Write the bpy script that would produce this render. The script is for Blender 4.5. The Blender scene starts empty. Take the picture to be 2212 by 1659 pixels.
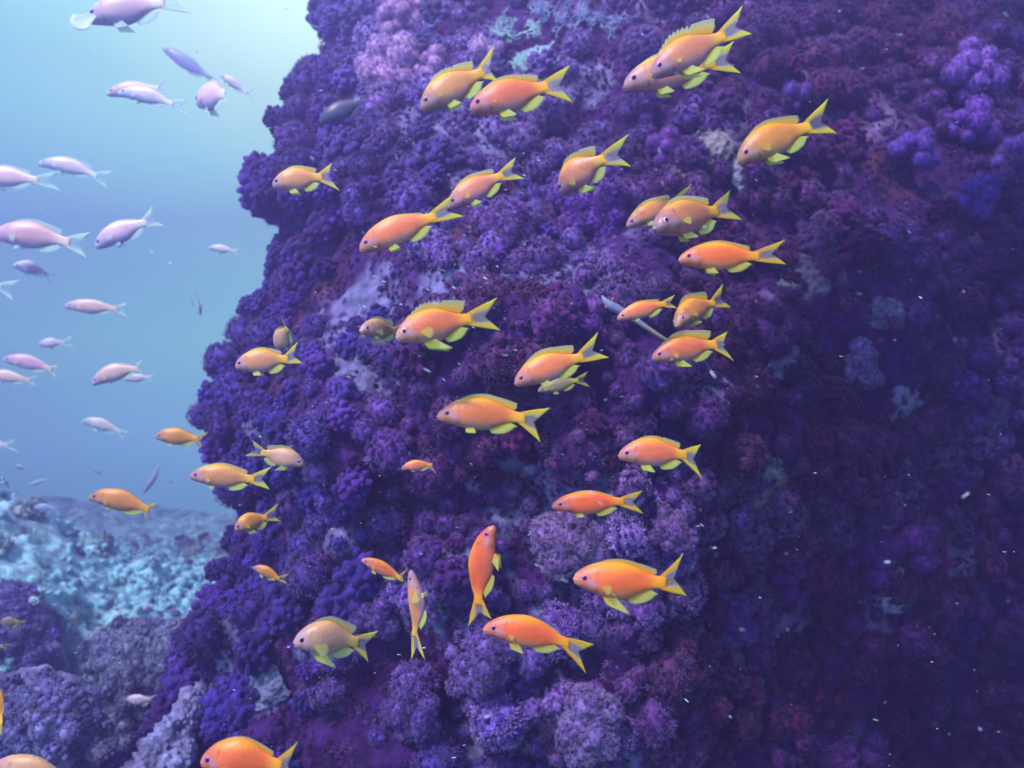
import bpy, math, random
import numpy as np
from mathutils import Vector, Matrix
SC = bpy.context.scene
COL = SC.collection
R = math.radians
rng = np.random.default_rng(7)
random.seed(7)

# ------------------------------------------------------------------ camera, water light, sun, exposure
K = 0.000633                       # metres per picture unit (2212 across) at one metre
CX, CY = 1106.0, 829.5
cam = bpy.data.cameras.new('camera'); cam.sensor_width = 36
cam.lens = 18.0 / (CX * K); cam.clip_end = 200; cam.clip_start = 0.02
camo = bpy.data.objects.new('camera', cam); COL.objects.link(camo)
camo.location = (0, 0, 0); camo.rotation_euler = (R(90), 0, 0)
SC.camera = camo
cam.dof.use_dof = True; cam.dof.focus_distance = .95; cam.dof.aperture_fstop = 5.0
SC.view_settings.view_transform = 'Standard'
SC.view_settings.look = 'None'
SC.view_settings.exposure = 0.74
SC.view_settings.gamma = 1.0
SUN_EL, SUN_AZ = 51.0, 217.0       # elevation; compass heading the light comes from (0 = +Y, 90 = +X): over the left shoulder
SUN_STRENGTH = 5.0

w = bpy.data.worlds.new('World'); SC.world = w; w.use_nodes = True
nt = w.node_tree; nt.nodes.clear()
def N(nt, t, **kw):
    n = nt.nodes.new(t)
    for k, v in kw.items(): setattr(n, k, v)
    return n
out = N(nt, 'ShaderNodeOutputWorld')
sky = N(nt, 'ShaderNodeTexSky', sky_type='NISHITA', sun_disc=False)
sky.sun_elevation = R(SUN_EL); sky.sun_rotation = R(SUN_AZ)
bgs = N(nt, 'ShaderNodeBackground'); bgs.inputs['Strength'].default_value = 0.05
nt.links.new(sky.outputs[0], bgs.inputs['Color'])
tc = N(nt, 'ShaderNodeTexCoord')
GL = Vector((-0.235, 1.0, 0.56)).normalized()
dot = N(nt, 'ShaderNodeVectorMath', operation='DOT_PRODUCT')
dot.inputs[1].default_value = GL
nrm = N(nt, 'ShaderNodeVectorMath', operation='NORMALIZE')
nt.links.new(tc.outputs['Generated'], nrm.inputs[0]); nt.links.new(nrm.outputs[0], dot.inputs[0])
rg = N(nt, 'ShaderNodeValToRGB')
def ramp(node, stops):
    cr = node.color_ramp
    while len(cr.elements) > 1: cr.elements.remove(cr.elements[-1])
    cr.elements[0].position = stops[0][0]; cr.elements[0].color = (*stops[0][1], 1)
    for p, c in stops[1:]:
        e = cr.elements.new(p); e.color = (*c, 1)
mr = N(nt, 'ShaderNodeMapRange'); mr.inputs['From Min'].default_value = 0.5; mr.inputs['From Max'].default_value = 1.0
nt.links.new(dot.outputs['Value'], mr.inputs['Value']); nt.links.new(mr.outputs[0], rg.inputs[0])
ramp(rg, [(0.0, (0, 0, 0)), (0.6, (.0, .0, .0)), (.82, (.05, .09, .02)), (.92, (.26, .36, .16)), (.972, (.60, .56, .30)), (1.0, (.85, .85, .45))])
sep = N(nt, 'ShaderNodeSeparateXYZ'); nt.links.new(nrm.outputs[0], sep.inputs[0])
mz = N(nt, 'ShaderNodeMapRange'); mz.inputs['From Min'].default_value = -1; mz.inputs['From Max'].default_value = 1.0
nt.links.new(sep.outputs['Z'], mz.inputs['Value'])
rz = N(nt, 'ShaderNodeValToRGB'); nt.links.new(mz.outputs[0], rz.inputs[0])
ramp(rz, [(0.0, (.02, .02, .08)), (.40, (.42, 1.20, 1.7)), (.47, (.55, 1.62, 1.80)), (.53, (.44, 1.74, 1.25)), (.58, (.33, 1.40, .86)), (.68, (.14, .68, .40)), (1.0, (.40, .60, .8))])
addc = N(nt, 'ShaderNodeMix', data_type='RGBA', blend_type='ADD'); addc.inputs[0].default_value = 1
# the reef fills the water to the right and below: less light comes from there
dd_ = N(nt, 'ShaderNodeVectorMath', operation='DOT_PRODUCT'); dd_.inputs[1].default_value = Vector((-.72, .12, .68)).normalized()
nt.links.new(nrm.outputs[0], dd_.inputs[0])
md = N(nt, 'ShaderNodeMapRange'); md.interpolation_type = 'SMOOTHSTEP'
for k_, v_ in (('From Min', -.75), ('From Max', .45), ('To Min', .10), ('To Max', 1.15)): md.inputs[k_].default_value = v_
nt.links.new(dd_.outputs['Value'], md.inputs['Value'])
sc_ = N(nt, 'ShaderNodeVectorMath', operation='SCALE'); nt.links.new(rz.outputs[0], sc_.inputs[0]); nt.links.new(md.outputs[0], sc_.inputs['Scale'])
nt.links.new(sc_.outputs[0], addc.inputs[6]); nt.links.new(rg.outputs[0], addc.inputs[7])
bgw = N(nt, 'ShaderNodeBackground'); bgw.inputs['Strength'].default_value = 1.0
nt.links.new(addc.outputs[2], bgw.inputs['Color'])
ads = N(nt, 'ShaderNodeAddShader')
nt.links.new(bgw.outputs[0], ads.inputs[0]); nt.links.new(bgs.outputs[0], ads.inputs[1])
nt.links.new(ads.outputs[0], out.inputs['Surface'])

sun = bpy.data.lights.new('sun', 'SUN'); sun.energy = SUN_STRENGTH; sun.angle = R(6); sun.color = (1.0, .90, .96)
suno = bpy.data.objects.new('sun', sun); COL.objects.link(suno)
el, az = R(SUN_EL), R(SUN_AZ)
sdir = Vector((math.sin(az) * math.cos(el), math.cos(az) * math.cos(el), math.sin(el)))
suno.rotation_euler = sdir.to_track_quat('Z', 'Y').to_euler()
suno.location = sdir * 5

# ------------------------------------------------------------------ helpers
def pt(px, py, d):
    """picture units and distance -> world point"""
    return np.array([(px - CX) * K * d, d, (CY - py) * K * d])
def tag(o, label=None, cat=None, group=None, kind=None):
    if label: o['label'] = label
    if cat: o['category'] = cat
    if group: o['group'] = group
    if kind: o['kind'] = kind
    return o
def mesh(name, v, f, mat=None, col=None, smooth=True, parent=None, uv=None):
    """v (n,3), f (m,3) or (m,4) or a list of such -> linked mesh object; col is per-vertex RGBA"""
    fs = f if isinstance(f, (list, tuple)) else [f]
    fs = [np.asarray(a, dtype=np.int32) for a in fs if len(a)]
    v = np.asarray(v, dtype=np.float32)
    loops = np.concatenate([a.ravel() for a in fs])
    tot = np.concatenate([np.full(len(a), a.shape[1], np.int32) for a in fs])
    start = np.concatenate([[0], np.cumsum(tot)[:-1]]).astype(np.int32)
    me = bpy.data.meshes.new(name)
    me.vertices.add(len(v)); me.vertices.foreach_set('co', v.ravel())
    me.loops.add(len(loops)); me.loops.foreach_set('vertex_index', loops)
    me.polygons.add(len(tot)); me.polygons.foreach_set('loop_start', start)
    me.update(calc_edges=True)
    me.polygons.foreach_set('use_smooth', np.full(len(tot), smooth))
    if col is not None:
        a = me.color_attributes.new('Col', 'FLOAT_COLOR', 'POINT')
        a.data.foreach_set('color', np.asarray(col, dtype=np.float32).ravel())
    if uv is not None:
        a = me.attributes.new('puv', 'FLOAT_VECTOR', 'POINT')
        a.data.foreach_set('vector', np.asarray(uv, dtype=np.float32).ravel())
    if mat: me.materials.append(mat)
    o = bpy.data.objects.new(name, me); COL.objects.link(o)
    if parent: o.parent = parent
    return o
def grid_faces(nr, nc, wrap=False):
    i = np.arange(nr - 1)[:, None]; j = np.arange(nc if wrap else nc - 1)[None, :]
    j2 = (j + 1) % nc if wrap else j + 1
    a = i * nc + j; b = i * nc + j2; c = (i + 1) * nc + j2; d = (i + 1) * nc + j
    return np.stack([a + 0 * j, b + 0 * j, c + 0 * j, d + 0 * j], -1).reshape(-1, 4)
def hsh(ix, iy, iz, s):
    h = (ix.astype(np.int64) * 374761393 + iy.astype(np.int64) * 668265263 + iz.astype(np.int64) * 2147483647 + s * 1274126177) & 0xffffffff
    h = ((h ^ (h >> 13)) * 1274126177) & 0xffffffff
    h = ((h ^ (h >> 16)) * 2246822519) & 0xffffffff
    return ((h ^ (h >> 15)) & 0xffffff) / float(0xffffff)
def vn(p, s=0):
    i = np.floor(p).astype(np.int64); f = p - i; f = f * f * (3 - 2 * f); r = 0
    for dx in (0, 1):
        for dy in (0, 1):
            for dz in (0, 1):
                wgt = (f[:, 0] if dx else 1 - f[:, 0]) * (f[:, 1] if dy else 1 - f[:, 1]) * (f[:, 2] if dz else 1 - f[:, 2])
                r = r + wgt * hsh(i[:, 0] + dx, i[:, 1] + dy, i[:, 2] + dz, s)
    return r * 2 - 1
def fbm(p, o=4, s=0):
    r = 0; a = 1.0; t = 0
    for k in range(o):
        r = r + a * vn(p * 2 ** k, s + k); t += a; a *= .5
    return r / t
def worley(p, s=0):
    i = np.floor(p).astype(np.int64); f1 = np.full(len(p), 9.0); f2 = np.full(len(p), 9.0)
    for dx in (-1, 0, 1):
        for dy in (-1, 0, 1):
            for dz in (-1, 0, 1):
                a, b, c = i[:, 0] + dx, i[:, 1] + dy, i[:, 2] + dz
                q = np.stack([a + hsh(a, b, c, s), b + hsh(a, b, c, s + 1), c + hsh(a, b, c, s + 2)], 1)
                d = np.linalg.norm(q - p, axis=1)
                f2 = np.minimum(f2, np.maximum(d, f1)); f1 = np.minimum(f1, d)
    return f1, f2
def sm(x, a, b):
    t = np.clip((x - a) / (b - a), 0, 1); return t * t * (3 - 2 * t)
def ico(sub):
    import bmesh
    bm = bmesh.new(); bmesh.ops.create_icosphere(bm, subdivisions=sub, radius=1)
    v = np.array([q.co for q in bm.verts]); f = np.array([[a.index for a in q.verts] for q in bm.faces]); bm.free()
    return v, f
ICO1, ICO2, ICO3 = ico(1), ico(2), ico(3)
def frames(n):
    """orthonormal frames with z = n, with a random spin"""
    n = n / np.linalg.norm(n, axis=1, keepdims=True)
    a = rng.normal(size=n.shape); x = np.cross(a, n); x /= np.linalg.norm(x, axis=1, keepdims=True) + 1e-9
    y = np.cross(n, x); return np.stack([x, y, n], 2)
class Bag:
    """collects instances of template shapes into one mesh"""
    def __init__(s): s.v = []; s.f = []; s.c = []; s.n = 0
    def add(s, tmpl, pos, fr, sc, col, tip=None, tipcol=None, jit=0):
        tv, tf = tmpl
        M = len(pos)
        if M == 0: return
        sc = np.asarray(sc, float)
        if sc.ndim == 1: sc = np.repeat(sc[:, None], 3, 1)
        tvv = np.broadcast_to(tv, (M,) + tv.shape)
        if jit: tvv = tvv * (1 + jit * rng.uniform(-1, 1, (M, len(tv), 1)))
        v = np.einsum('mij,mkj->mki', fr, tvv * sc[:, None, :]) + pos[:, None, :]
        c = np.broadcast_to(col[:, None, :], (M, len(tv), 3)).copy()
        if tip is not None:
            t = tip[None, :, None]; c = c * (1 - t) + tipcol[:, None, :] * t
        f = (tf[None] + (np.arange(M) * len(tv))[:, None, None] + s.n).reshape(-1, 3)
        s.v.append(v.reshape(-1, 3)); s.f.append(f); s.c.append(c.reshape(-1, 3)); s.n += M * len(tv)
    def build(s, name, mat, parent=None, origin=None, smooth=True):
        v = np.concatenate(s.v); c = np.concatenate(s.c); c = np.concatenate([c, np.ones((len(c), 1))], 1)
        if origin is not None: v = v - origin
        o = mesh(name, v, np.concatenate(s.f), mat, c, smooth, parent)
        if origin is not None and parent is None: o.location = origin
        return o
def spikes(n, rad, spread, seed):
    r_ = np.random.default_rng(seed); V = []; F = []; T = []
    for i in range(n):
        th = math.acos(1 - (i + .5) / n * (1 - math.cos(spread))); ph = i * 2.399 + r_.uniform(-.3, .3)
        d = np.array([math.sin(th) * math.cos(ph), math.sin(th) * math.sin(ph), math.cos(th)])
        a = np.cross(d, [0.3, .2, .9]); a /= np.linalg.norm(a); b = np.cross(d, a); L = r_.uniform(.75, 1.1)
        k = len(V)
        for q in range(3):
            g = q * 2.094; V.append(d * .1 + rad * (a * math.cos(g) + b * math.sin(g))); T.append(0)
        for q in range(3):
            g = q * 2.094; V.append(d * L + rad * .45 * (a * math.cos(g) + b * math.sin(g))); T.append(1)
        for q in range(3):
            r = (q + 1) % 3
            F += [[k + q, k + r, k + 3 + r], [k + q, k + 3 + r, k + 3 + q]]
        F.append([k + 3, k + 4, k + 5])
    return (np.array(V), np.array(F)), np.array(T, float)
POLYP, POLYP_T = spikes(7, .13, 1.35, 1)
TUFT, TUFT_T = spikes(4, .12, .8, 2)

# ------------------------------------------------------------------ materials
def bsdf(name):
    m = bpy.data.materials.new(name); m.use_nodes = True
    nt = m.node_tree; b = nt.nodes['Principled BSDF']; return m, nt, b
def coral_mat(name, rough=.75, sheen=.4, tint=(.55, .5, 1), sss=0.0, bump=0.0, scale=60, var=.5, gain=1.0):
    m, nt, b = bsdf(name)
    at = N(nt, 'ShaderNodeAttribute', attribute_name='Col')
    co = N(nt, 'ShaderNodeTexCoord')
    no = N(nt, 'ShaderNodeTexNoise'); no.inputs['Scale'].default_value = scale; no.inputs['Detail'].default_value = 4
    nt.links.new(co.outputs['Object'], no.inputs['Vector'])
    mrr = N(nt, 'ShaderNodeMapRange'); mrr.inputs['From Min'].default_value = .3; mrr.inputs['From Max'].default_value = .7
    mrr.inputs['To Min'].default_value = gain * (1 - var); mrr.inputs['To Max'].default_value = gain * (1 + var)
    nt.links.new(no.outputs[0], mrr.inputs['Value'])
    mu = N(nt, 'ShaderNodeVectorMath', operation='SCALE')
    nt.links.new(at.outputs['Color'], mu.inputs[0]); nt.links.new(mrr.outputs[0], mu.inputs['Scale'])
    nt.links.new(mu.outputs[0], b.inputs['Base Color'])
    b.inputs['Roughness'].default_value = rough
    b.inputs['Sheen Weight'].default_value = sheen; b.inputs['Sheen Tint'].default_value = (*tint, 1); b.inputs['Sheen Roughness'].default_value = .4
    b.inputs['Specular IOR Level'].default_value = .12
    if sss: b.inputs['Subsurface Weight'].default_value = sss; b.inputs['Subsurface Radius'].default_value = (.01, .005, .01)
    if bump:
        bp = N(nt, 'ShaderNodeBump'); bp.inputs['Strength'].default_value = bump; bp.inputs['Distance'].default_value = .009
        n2 = N(nt, 'ShaderNodeTexNoise'); n2.inputs['Scale'].default_value = scale * 5; n2.inputs['Detail'].default_value = 3
        nt.links.new(co.outputs['Object'], n2.inputs['Vector'])
        nt.links.new(n2.outputs[0], bp.inputs['Height']); nt.links.new(bp.outputs[0], b.inputs['Normal'])
    return m
M_CORAL = coral_mat('soft_coral_flesh', gain=.80)
M_POLYP = coral_mat('coral_polyps', rough=.6, sheen=.2, gain=.84)
M_SPONGE = coral_mat('sponge_flesh', sheen=.15, tint=(1, 1, 1), bump=.6, scale=40, var=.35)
M_ROCKC = coral_mat('encrusted_rock', sheen=.1, bump=.8, scale=25, var=.55)

# ------------------------------------------------------------------ the reef wall
EDGE = np.array([(-500, 760), (-150, 700), (0, 695), (60, 698), (110, 725), (140, 712), (165, 655), (200, 620), (250, 592), (300, 608), (345, 612), (370, 565), (400, 545), (440, 550),
    (460, 590), (510, 612), (560, 590), (600, 575), (640, 540), (690, 512), (740, 498), (790, 465), (860, 460), (920, 436), (960, 460), (1000, 470),
    (1020, 490), (1060, 520), (1080, 550), (1110, 545), (1160, 512), (1200, 492), (1260, 500), (1290, 500), (1310, 470), (1340, 420), (1380, 400),
    (1420, 405), (1460, 420), (1500, 405), (1560, 360), (1659, 285), (1900, 150), (2300, 0)], float)
_sm = np.interp(EDGE[:, 0], [-500, 0, 400, 900, 1400, 1900, 2300], [740, 700, 600, 470, 440, 200, 0]); EDGE[:, 1] += .12 * (EDGE[:, 1] - _sm) + 14 + np.interp(EDGE[:, 0], [0, 150, 250, 400, 560, 700, 800, 900, 1000], [0, 10, 25, 30, 25, 45, 18, 5, 0])
def edge_x(py): return np.interp(py, EDGE[:, 0], EDGE[:, 1])
def d_edge(py): return np.interp(py, [-500, 0, 400, 800, 1200, 1450, 1659, 2300], [3.3, 3.0, 2.55, 2.35, 2.1, 1.95, 1.85, 1.7])
def d_wall(px, py):
    """distance of the reef front for a point right of its left edge"""
    px = np.asarray(px, float); py = np.asarray(py, float)
    t = np.clip((px - edge_x(py)) / 620.0, 0, 1)
    df = np.interp(py, [-500, 0, 350, 700, 1100, 1659, 2300], [3.0, 2.45, 2.0, 1.72, 1.66, 1.60, 1.6])
    df = df + .50 * np.clip((px - 1300) / 900, 0, 3) ** 1.5
    df = df + .52 * sm(py, 620, 1700) * (.35 + .65 * sm(px, 1000, 1900))
    d = df + (d_edge(py) - df) * (1 - np.sqrt(np.clip(1 - (1 - t) ** 2, 0, 1)))
    q = np.stack([px / 330, py / 330, 0 * px], -1).reshape(-1, 3)
    q2 = np.stack([px / 140, py / 140, 0 * px + 5], -1).reshape(-1, 3)
    n = vn(q, 3).reshape(px.shape) * .19 + vn(q2, 4).reshape(px.shape) * .085
    return d + n * np.clip(t * 3, .15, 1)
NV, NU = 380, 520
pyv = np.linspace(-260, 2300, NV)[:, None] * np.ones((1, NU))
u = np.linspace(-1, 1, NU)[None, :] * np.ones((NV, 1))
ex = edge_x(pyv)
ub = np.clip(-u, 0, 1)
pxv = np.where(u < 0, ex, ex + (3300 - ex) * (np.clip(u, 0, 1) ** 1.6))
dv = np.where(u < 0, d_edge(pyv) + d_wall(ex, pyv) * 0 + 4.0 * ub ** 1.3, d_wall(pxv, pyv))
X = (pxv - CX) * K * np.where(u < 0, d_edge(pyv), dv) + np.where(u < 0, 1.6 * ub ** 1.2, 0)
Y = dv; Z = (CY - pyv) * K * np.where(u < 0, d_edge(pyv), dv)
P = np.stack([X, Y, Z], -1)
du = np.gradient(P, axis=1); dvv = np.gradient(P, axis=0)
NRM = np.cross(dvv, du); NRM /= np.linalg.norm(NRM, axis=-1, keepdims=True) + 1e-9
if NRM[NV // 2, NU * 3 // 4, 1] > 0: NRM = -NRM
flat = P.reshape(-1, 3)
f1, f2 = worley(flat * 9, 11)
g1, g2 = worley(flat * 26, 21)
disp = .030 * fbm(flat * 5, 4, 30) + .035 * (.55 - f1) + .010 * (.5 - g1)
WP = flat + NRM.reshape(-1, 3) * disp[:, None]
# colour of the bare rock: dark ground with pale crust, rusty and cream patches
pale = sm(fbm(flat * 4.2, 4, 50) + .25 * (g1 - .4), .14, .30) * sm(g1, .22, .42)
rust = sm(fbm(flat * 5.5, 3, 70), .28, .6) * .8
_rt = sm(flat[:, 0] / (flat[:, 1] * K) + CX, 1250, 1600)[:, None]
rc = np.array([.050, .015, .11]) * (1 + .5 * fbm(flat * 20, 3, 90))[:, None]
rc = rc * (1 - rust[:, None]) + np.array([.10, .035, .045]) * rust[:, None]
rc = rc * (1 - pale[:, None]) + (np.array([.18, .17, .34])[None] * (1 - _rt) + np.array([.17, .11, .25])[None] * _rt) * pale[:, None]
WALL = mesh('reef_wall', WP, grid_faces(NV, NU), M_ROCKC, np.concatenate([rc, np.ones((len(rc), 1))], 1))
tag(WALL, 'dark rock face of the reef under its coral growth', kind='structure')

# unseen shelf added above the view to shade the lower right of the wall
n1, n2_ = 150, 150
tt = np.linspace(0, 1, n1)[:, None]; rr_ = np.linspace(0, 1, n2_)[None, :]
edge_ = np.array([(-.75, .25), (-.45, .45), (-.15, .85), (.10, 1.12), (.40, 1.45), (.80, 1.75), (1.3, 1.95), (1.9, 2.1)])
ks_ = np.linspace(0, 1, len(edge_)); exx = np.interp(tt[:, 0], ks_, edge_[:, 0])[:, None]; eyy = np.interp(tt[:, 0], ks_, edge_[:, 1])[:, None]
ox_ = 2.6 + 0 * exx; oy_ = np.interp(tt[:, 0], [0, 1], [-.1, 2.3])[:, None]
sxx = exx + (ox_ - exx) * rr_; syy = eyy + (oy_ - eyy) * rr_
top_ = []
for sgn in (1, -1):
    thick = .16 * np.sqrt(np.clip(np.minimum(rr_ * 6, 1), 0, 1)) * np.sqrt(np.clip(np.minimum(tt * 6, (1 - tt) * 6), 0, 1))
    zz = 1.52 + sgn * thick + .10 * rr_
    pq = np.stack([sxx, syy, zz + 0 * sxx], -1).reshape(-1, 3); pq[:, 2] += sgn * .07 * fbm(pq * 5, 4, 33); pq[:, 0] += .10 * fbm(pq * 4, 3, 35); pq[:, 1] += .10 * fbm(pq * 4, 3, 37); top_.append(pq)
g_ = grid_faces(n1, n2_)
hm_ = (vn(np.stack([sxx.ravel() * 2.6, syy.ravel() * 2.6, 0 * sxx.ravel()], 1), 88) + .35 * vn(np.stack([sxx.ravel() * 7, syy.ravel() * 7, 0 * sxx.ravel()], 1), 89)) > .17
g_ = g_[~hm_[g_].all(1)]
sv_ = np.concatenate(top_); cs_ = np.array([.045, .024, .11])[None] * (1 + .5 * fbm(sv_ * 15, 3, 39))[:, None]
o = mesh('shade_shelf', sv_, [g_, g_[:, ::-1] + n1 * n2_], M_ROCKC, np.concatenate([cs_, np.ones((len(cs_), 1))], 1))
tag(o, 'added dark shelf above the view that shades the wall', kind='structure')

# ------------------------------------------------------------------ coral growth that covers the wall
def lobe_points(n):
    i = np.arange(n) + .5; ph = i * 2.399963; z = 1 - 2 * i / n; r = np.sqrt(1 - z * z)
    return np.stack([r * np.cos(ph), r * np.sin(ph), z], 1)
def add_lobe(bag, pbag, c, n, Rr, col, style, polcol, dens=1.0):
    """one head of soft coral: a lumpy core, round nodules over it and little polyps"""
    fr = frames(n[None])
    stem = col * .8 if style == 'knob' else np.minimum(col * 1.15 + polcol * np.array([.26, .28, .28]) * (1.0 if style == 'mix' else .6), .6)
    bag.add(ICO2, c[None], fr, [Rr * .88], stem[None], jit=.12)
    nn = int({'knob': 46, 'mix': 78, 'fuzz': 64}[style] * dens * (1 + 12 * max(0, Rr - .032)))
    q = lobe_points(nn) + rng.normal(size=(nn, 3)) * .13
    q /= np.linalg.norm(q, axis=1, keepdims=True)
    q = q[(q @ n) > -.35]
    if style == 'mix': q = q[vn((c + q * Rr) * 55, 77) > -.22]
    s = Rr * (rng.uniform(.13, .28, len(q)) if style == 'knob' else rng.uniform(.08, .19, len(q)))
    pos = c + q * Rr * rng.uniform(.80, 1.0, (len(q), 1))
    cc = col[None] * rng.uniform(.65, 1.35, (len(q), 1))
    if style == 'knob':
        bag.add(ICO2, pos, frames(q + rng.normal(size=q.shape) * .3), np.stack([s, s * rng.uniform(.7, 1.1, len(q)), s * rng.uniform(.9, 1.4, len(q))], 1), cc, jit=.13)
    elif style == 'mix':
        bag.add(ICO1, pos, frames(q), np.stack([s, s, s * rng.uniform(.9, 1.7, len(q))], 1), cc, jit=.32)
    if style == 'knob': return
    q = lobe_points(int(nn * 1.6)) + rng.normal(size=(int(nn * 1.6), 3)) * .1
    q /= np.linalg.norm(q, axis=1, keepdims=True); q = q[(q @ n) > -.2]
    keep = rng.uniform(size=len(q)) < (.75 if style == 'mix' else 1)
    q = q[keep]
    pos = c + q * Rr * (.98 if style == 'mix' else .86)
    cc = col[None] * rng.uniform(.7, 1.4, (len(q), 1)); pc = polcol[None] * rng.uniform(.45, 1.25, (len(q), 1))
    pbag.add(POLYP if style == 'mix' else TUFT, pos, frames(q + rng.normal(size=q.shape) * .25), Rr * rng.uniform(.18, .30, len(q)), cc, POLYP_T if style == 'mix' else TUFT_T, pc)
WPg = WP.reshape(NV, NU, 3)
def wall_sample(n, pxr, pyr):
    px = rng.uniform(*pxr, n); py = rng.uniform(*pyr, n)
    return px, py
bag, pbag = Bag(), Bag()
# where colonies with open whitish polyps sit, and where the coral colour is darker
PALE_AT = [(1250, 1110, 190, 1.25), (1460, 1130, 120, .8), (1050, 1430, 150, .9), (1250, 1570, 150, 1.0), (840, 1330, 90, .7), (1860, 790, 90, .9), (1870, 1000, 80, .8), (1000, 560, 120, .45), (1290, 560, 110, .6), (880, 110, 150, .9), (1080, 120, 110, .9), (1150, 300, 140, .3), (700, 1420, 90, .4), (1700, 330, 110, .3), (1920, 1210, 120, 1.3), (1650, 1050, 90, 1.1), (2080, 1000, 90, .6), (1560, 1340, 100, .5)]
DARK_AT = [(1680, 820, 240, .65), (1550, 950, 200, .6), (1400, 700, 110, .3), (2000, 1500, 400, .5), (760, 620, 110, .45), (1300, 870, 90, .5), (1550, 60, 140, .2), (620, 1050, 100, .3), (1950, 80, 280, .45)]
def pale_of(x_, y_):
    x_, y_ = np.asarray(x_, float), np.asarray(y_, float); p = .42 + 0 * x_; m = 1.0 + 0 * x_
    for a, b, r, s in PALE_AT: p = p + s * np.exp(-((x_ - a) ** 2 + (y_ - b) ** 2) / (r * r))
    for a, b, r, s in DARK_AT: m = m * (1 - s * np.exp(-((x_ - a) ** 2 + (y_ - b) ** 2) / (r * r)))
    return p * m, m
# area-weighted seats on the displaced wall
A = WPg[:-1, :-1]; B_ = WPg[:-1, 1:]; C_ = WPg[1:, :-1]
cr = np.cross(B_ - A, C_ - A); ar = np.linalg.norm(cr, axis=-1)
cen = (A + B_ + C_) / 3
scr_x = cen[..., 0] / (cen[..., 1] * K) + CX; scr_y = CY - cen[..., 2] / (cen[..., 1] * K)
seen = (scr_x > -50) & (scr_x < 2500) & (scr_y > -240) & (scr_y < 1900)
ucell = u[:-1, :-1]
seen &= (ucell > -.35)
wgt = np.where(seen, ar * np.where(ucell < .1, 1.6, 1.0), 0).ravel(); wgt /= wgt.sum()
idx = rng.choice(len(wgt), 9000, p=wgt)
cp = cen.reshape(-1, 3)[idx] + rng.normal(size=(9000, 3)) * .004
cn = NRM[:-1, :-1].reshape(-1, 3)[idx]
sx = scr_x.ravel()[idx]; sy = scr_y.ravel()[idx]; su = ucell.ravel()[idx]
cover = fbm(cp * 3.4, 4, 120) ; tint = fbm(cp * 2.1, 3, 140); tint2 = fbm(cp * 6, 2, 160)
taken = np.zeros((0, 3)); rad = []
CL = []
for k in range(9000):
    if su[k] > .12 and cover[k] < (-.20 if sx[k] < 1450 else -.34): continue
    r = (.016 + .044 * rng.uniform() ** 1.9) * (.75 + .25 * cp[k, 1] / 1.8)
    if su[k] < .12: r *= 1.15
    if len(taken):
        d = np.linalg.norm(taken - cp[k], axis=1)
        if (d < (np.array(rad) + r) * .62).any(): continue
    taken = np.vstack([taken, cp[k]]); rad.append(r)
    left = 1 - sm(np.array(sx[k] - edge_x(sy[k])), 60, 420)
    a = np.array([.058, .036, .27]); b = np.array([.092, .010, .075]); c3 = np.array([.12, .034, .28])
    t = np.clip(.5 + tint[k] * 1.6 + .3 * sm(np.array(sx[k]), 1250, 1650), 0, 1) * (1 - left)
    col = a * (1 - t) + b * t
    t2 = np.clip(tint2[k] * 2, 0, 1) * .7; col = col * (1 - t2) + c3 * t2
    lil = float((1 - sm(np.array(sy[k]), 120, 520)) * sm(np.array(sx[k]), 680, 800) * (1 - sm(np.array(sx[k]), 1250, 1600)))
    col = col * (1 - .55 * lil) + np.array([.20, .17, .44]) * .55 * lil  # lilac coral at the top, with the bright veil there put into its colour
    col = col * rng.uniform(.6, 1.45)
    st = 'knob' if rng.uniform() < (.14 + .56 * left) else 'mix'
    pol = np.array([.32, .20, .50]) * (0.5 + 1.0 * float(np.clip(.45 + fbm(cp[k][None] * 2.7, 2, 180)[0] * 1.8, 0, 1)))
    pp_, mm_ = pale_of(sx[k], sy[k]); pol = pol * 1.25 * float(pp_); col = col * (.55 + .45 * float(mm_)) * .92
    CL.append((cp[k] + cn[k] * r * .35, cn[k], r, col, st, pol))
# fine turf of little polyps over the rock between the heads
wl = np.where(seen, ar, 0).ravel(); wl /= wl.sum(); nf = 62000
ix = rng.choice(len(wl), nf, p=wl); a1, a2 = rng.uniform(size=(2, nf, 1))
Af, Bf, Cf = A.reshape(-1, 3)[ix], B_.reshape(-1, 3)[ix], C_.reshape(-1, 3)[ix]
fp = Af + (Bf - Af) * a1 + (Cf - Af) * a2; fn = NRM[:-1, :-1].reshape(-1, 3)[ix]
m1 = fbm(fp * 5, 4, 600); m2 = fbm(fp * 2.3, 3, 610); m3 = fbm(fp * 9, 3, 620)
kf = m1 > -.22 + .25 * (m3 - .1)
fp, fn, m2, m3 = fp[kf], fn[kf], m2[kf], m3[kf]
t_ = np.clip(.5 + 1.6 * m2, 0, 1)[:, None]
fc = (np.array([.055, .016, .20]) * (1 - t_) + np.array([.088, .009, .080]) * t_) * rng.uniform(.5, 1.5, (len(fp), 1))
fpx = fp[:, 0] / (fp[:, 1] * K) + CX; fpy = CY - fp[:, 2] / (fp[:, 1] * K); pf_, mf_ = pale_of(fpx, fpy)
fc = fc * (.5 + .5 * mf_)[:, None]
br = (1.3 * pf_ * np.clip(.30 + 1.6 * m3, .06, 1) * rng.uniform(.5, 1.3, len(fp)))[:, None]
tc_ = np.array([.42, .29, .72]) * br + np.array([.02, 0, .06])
fs = rng.uniform(.006, .015, len(fp))
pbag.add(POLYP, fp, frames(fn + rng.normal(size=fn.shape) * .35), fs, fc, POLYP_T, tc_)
bag.add(ICO1, fp[::3] + fn[::3] * .002, frames(fn[::3]), fs[::3] * .55, fc[::3] * .8, jit=.45)
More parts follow.
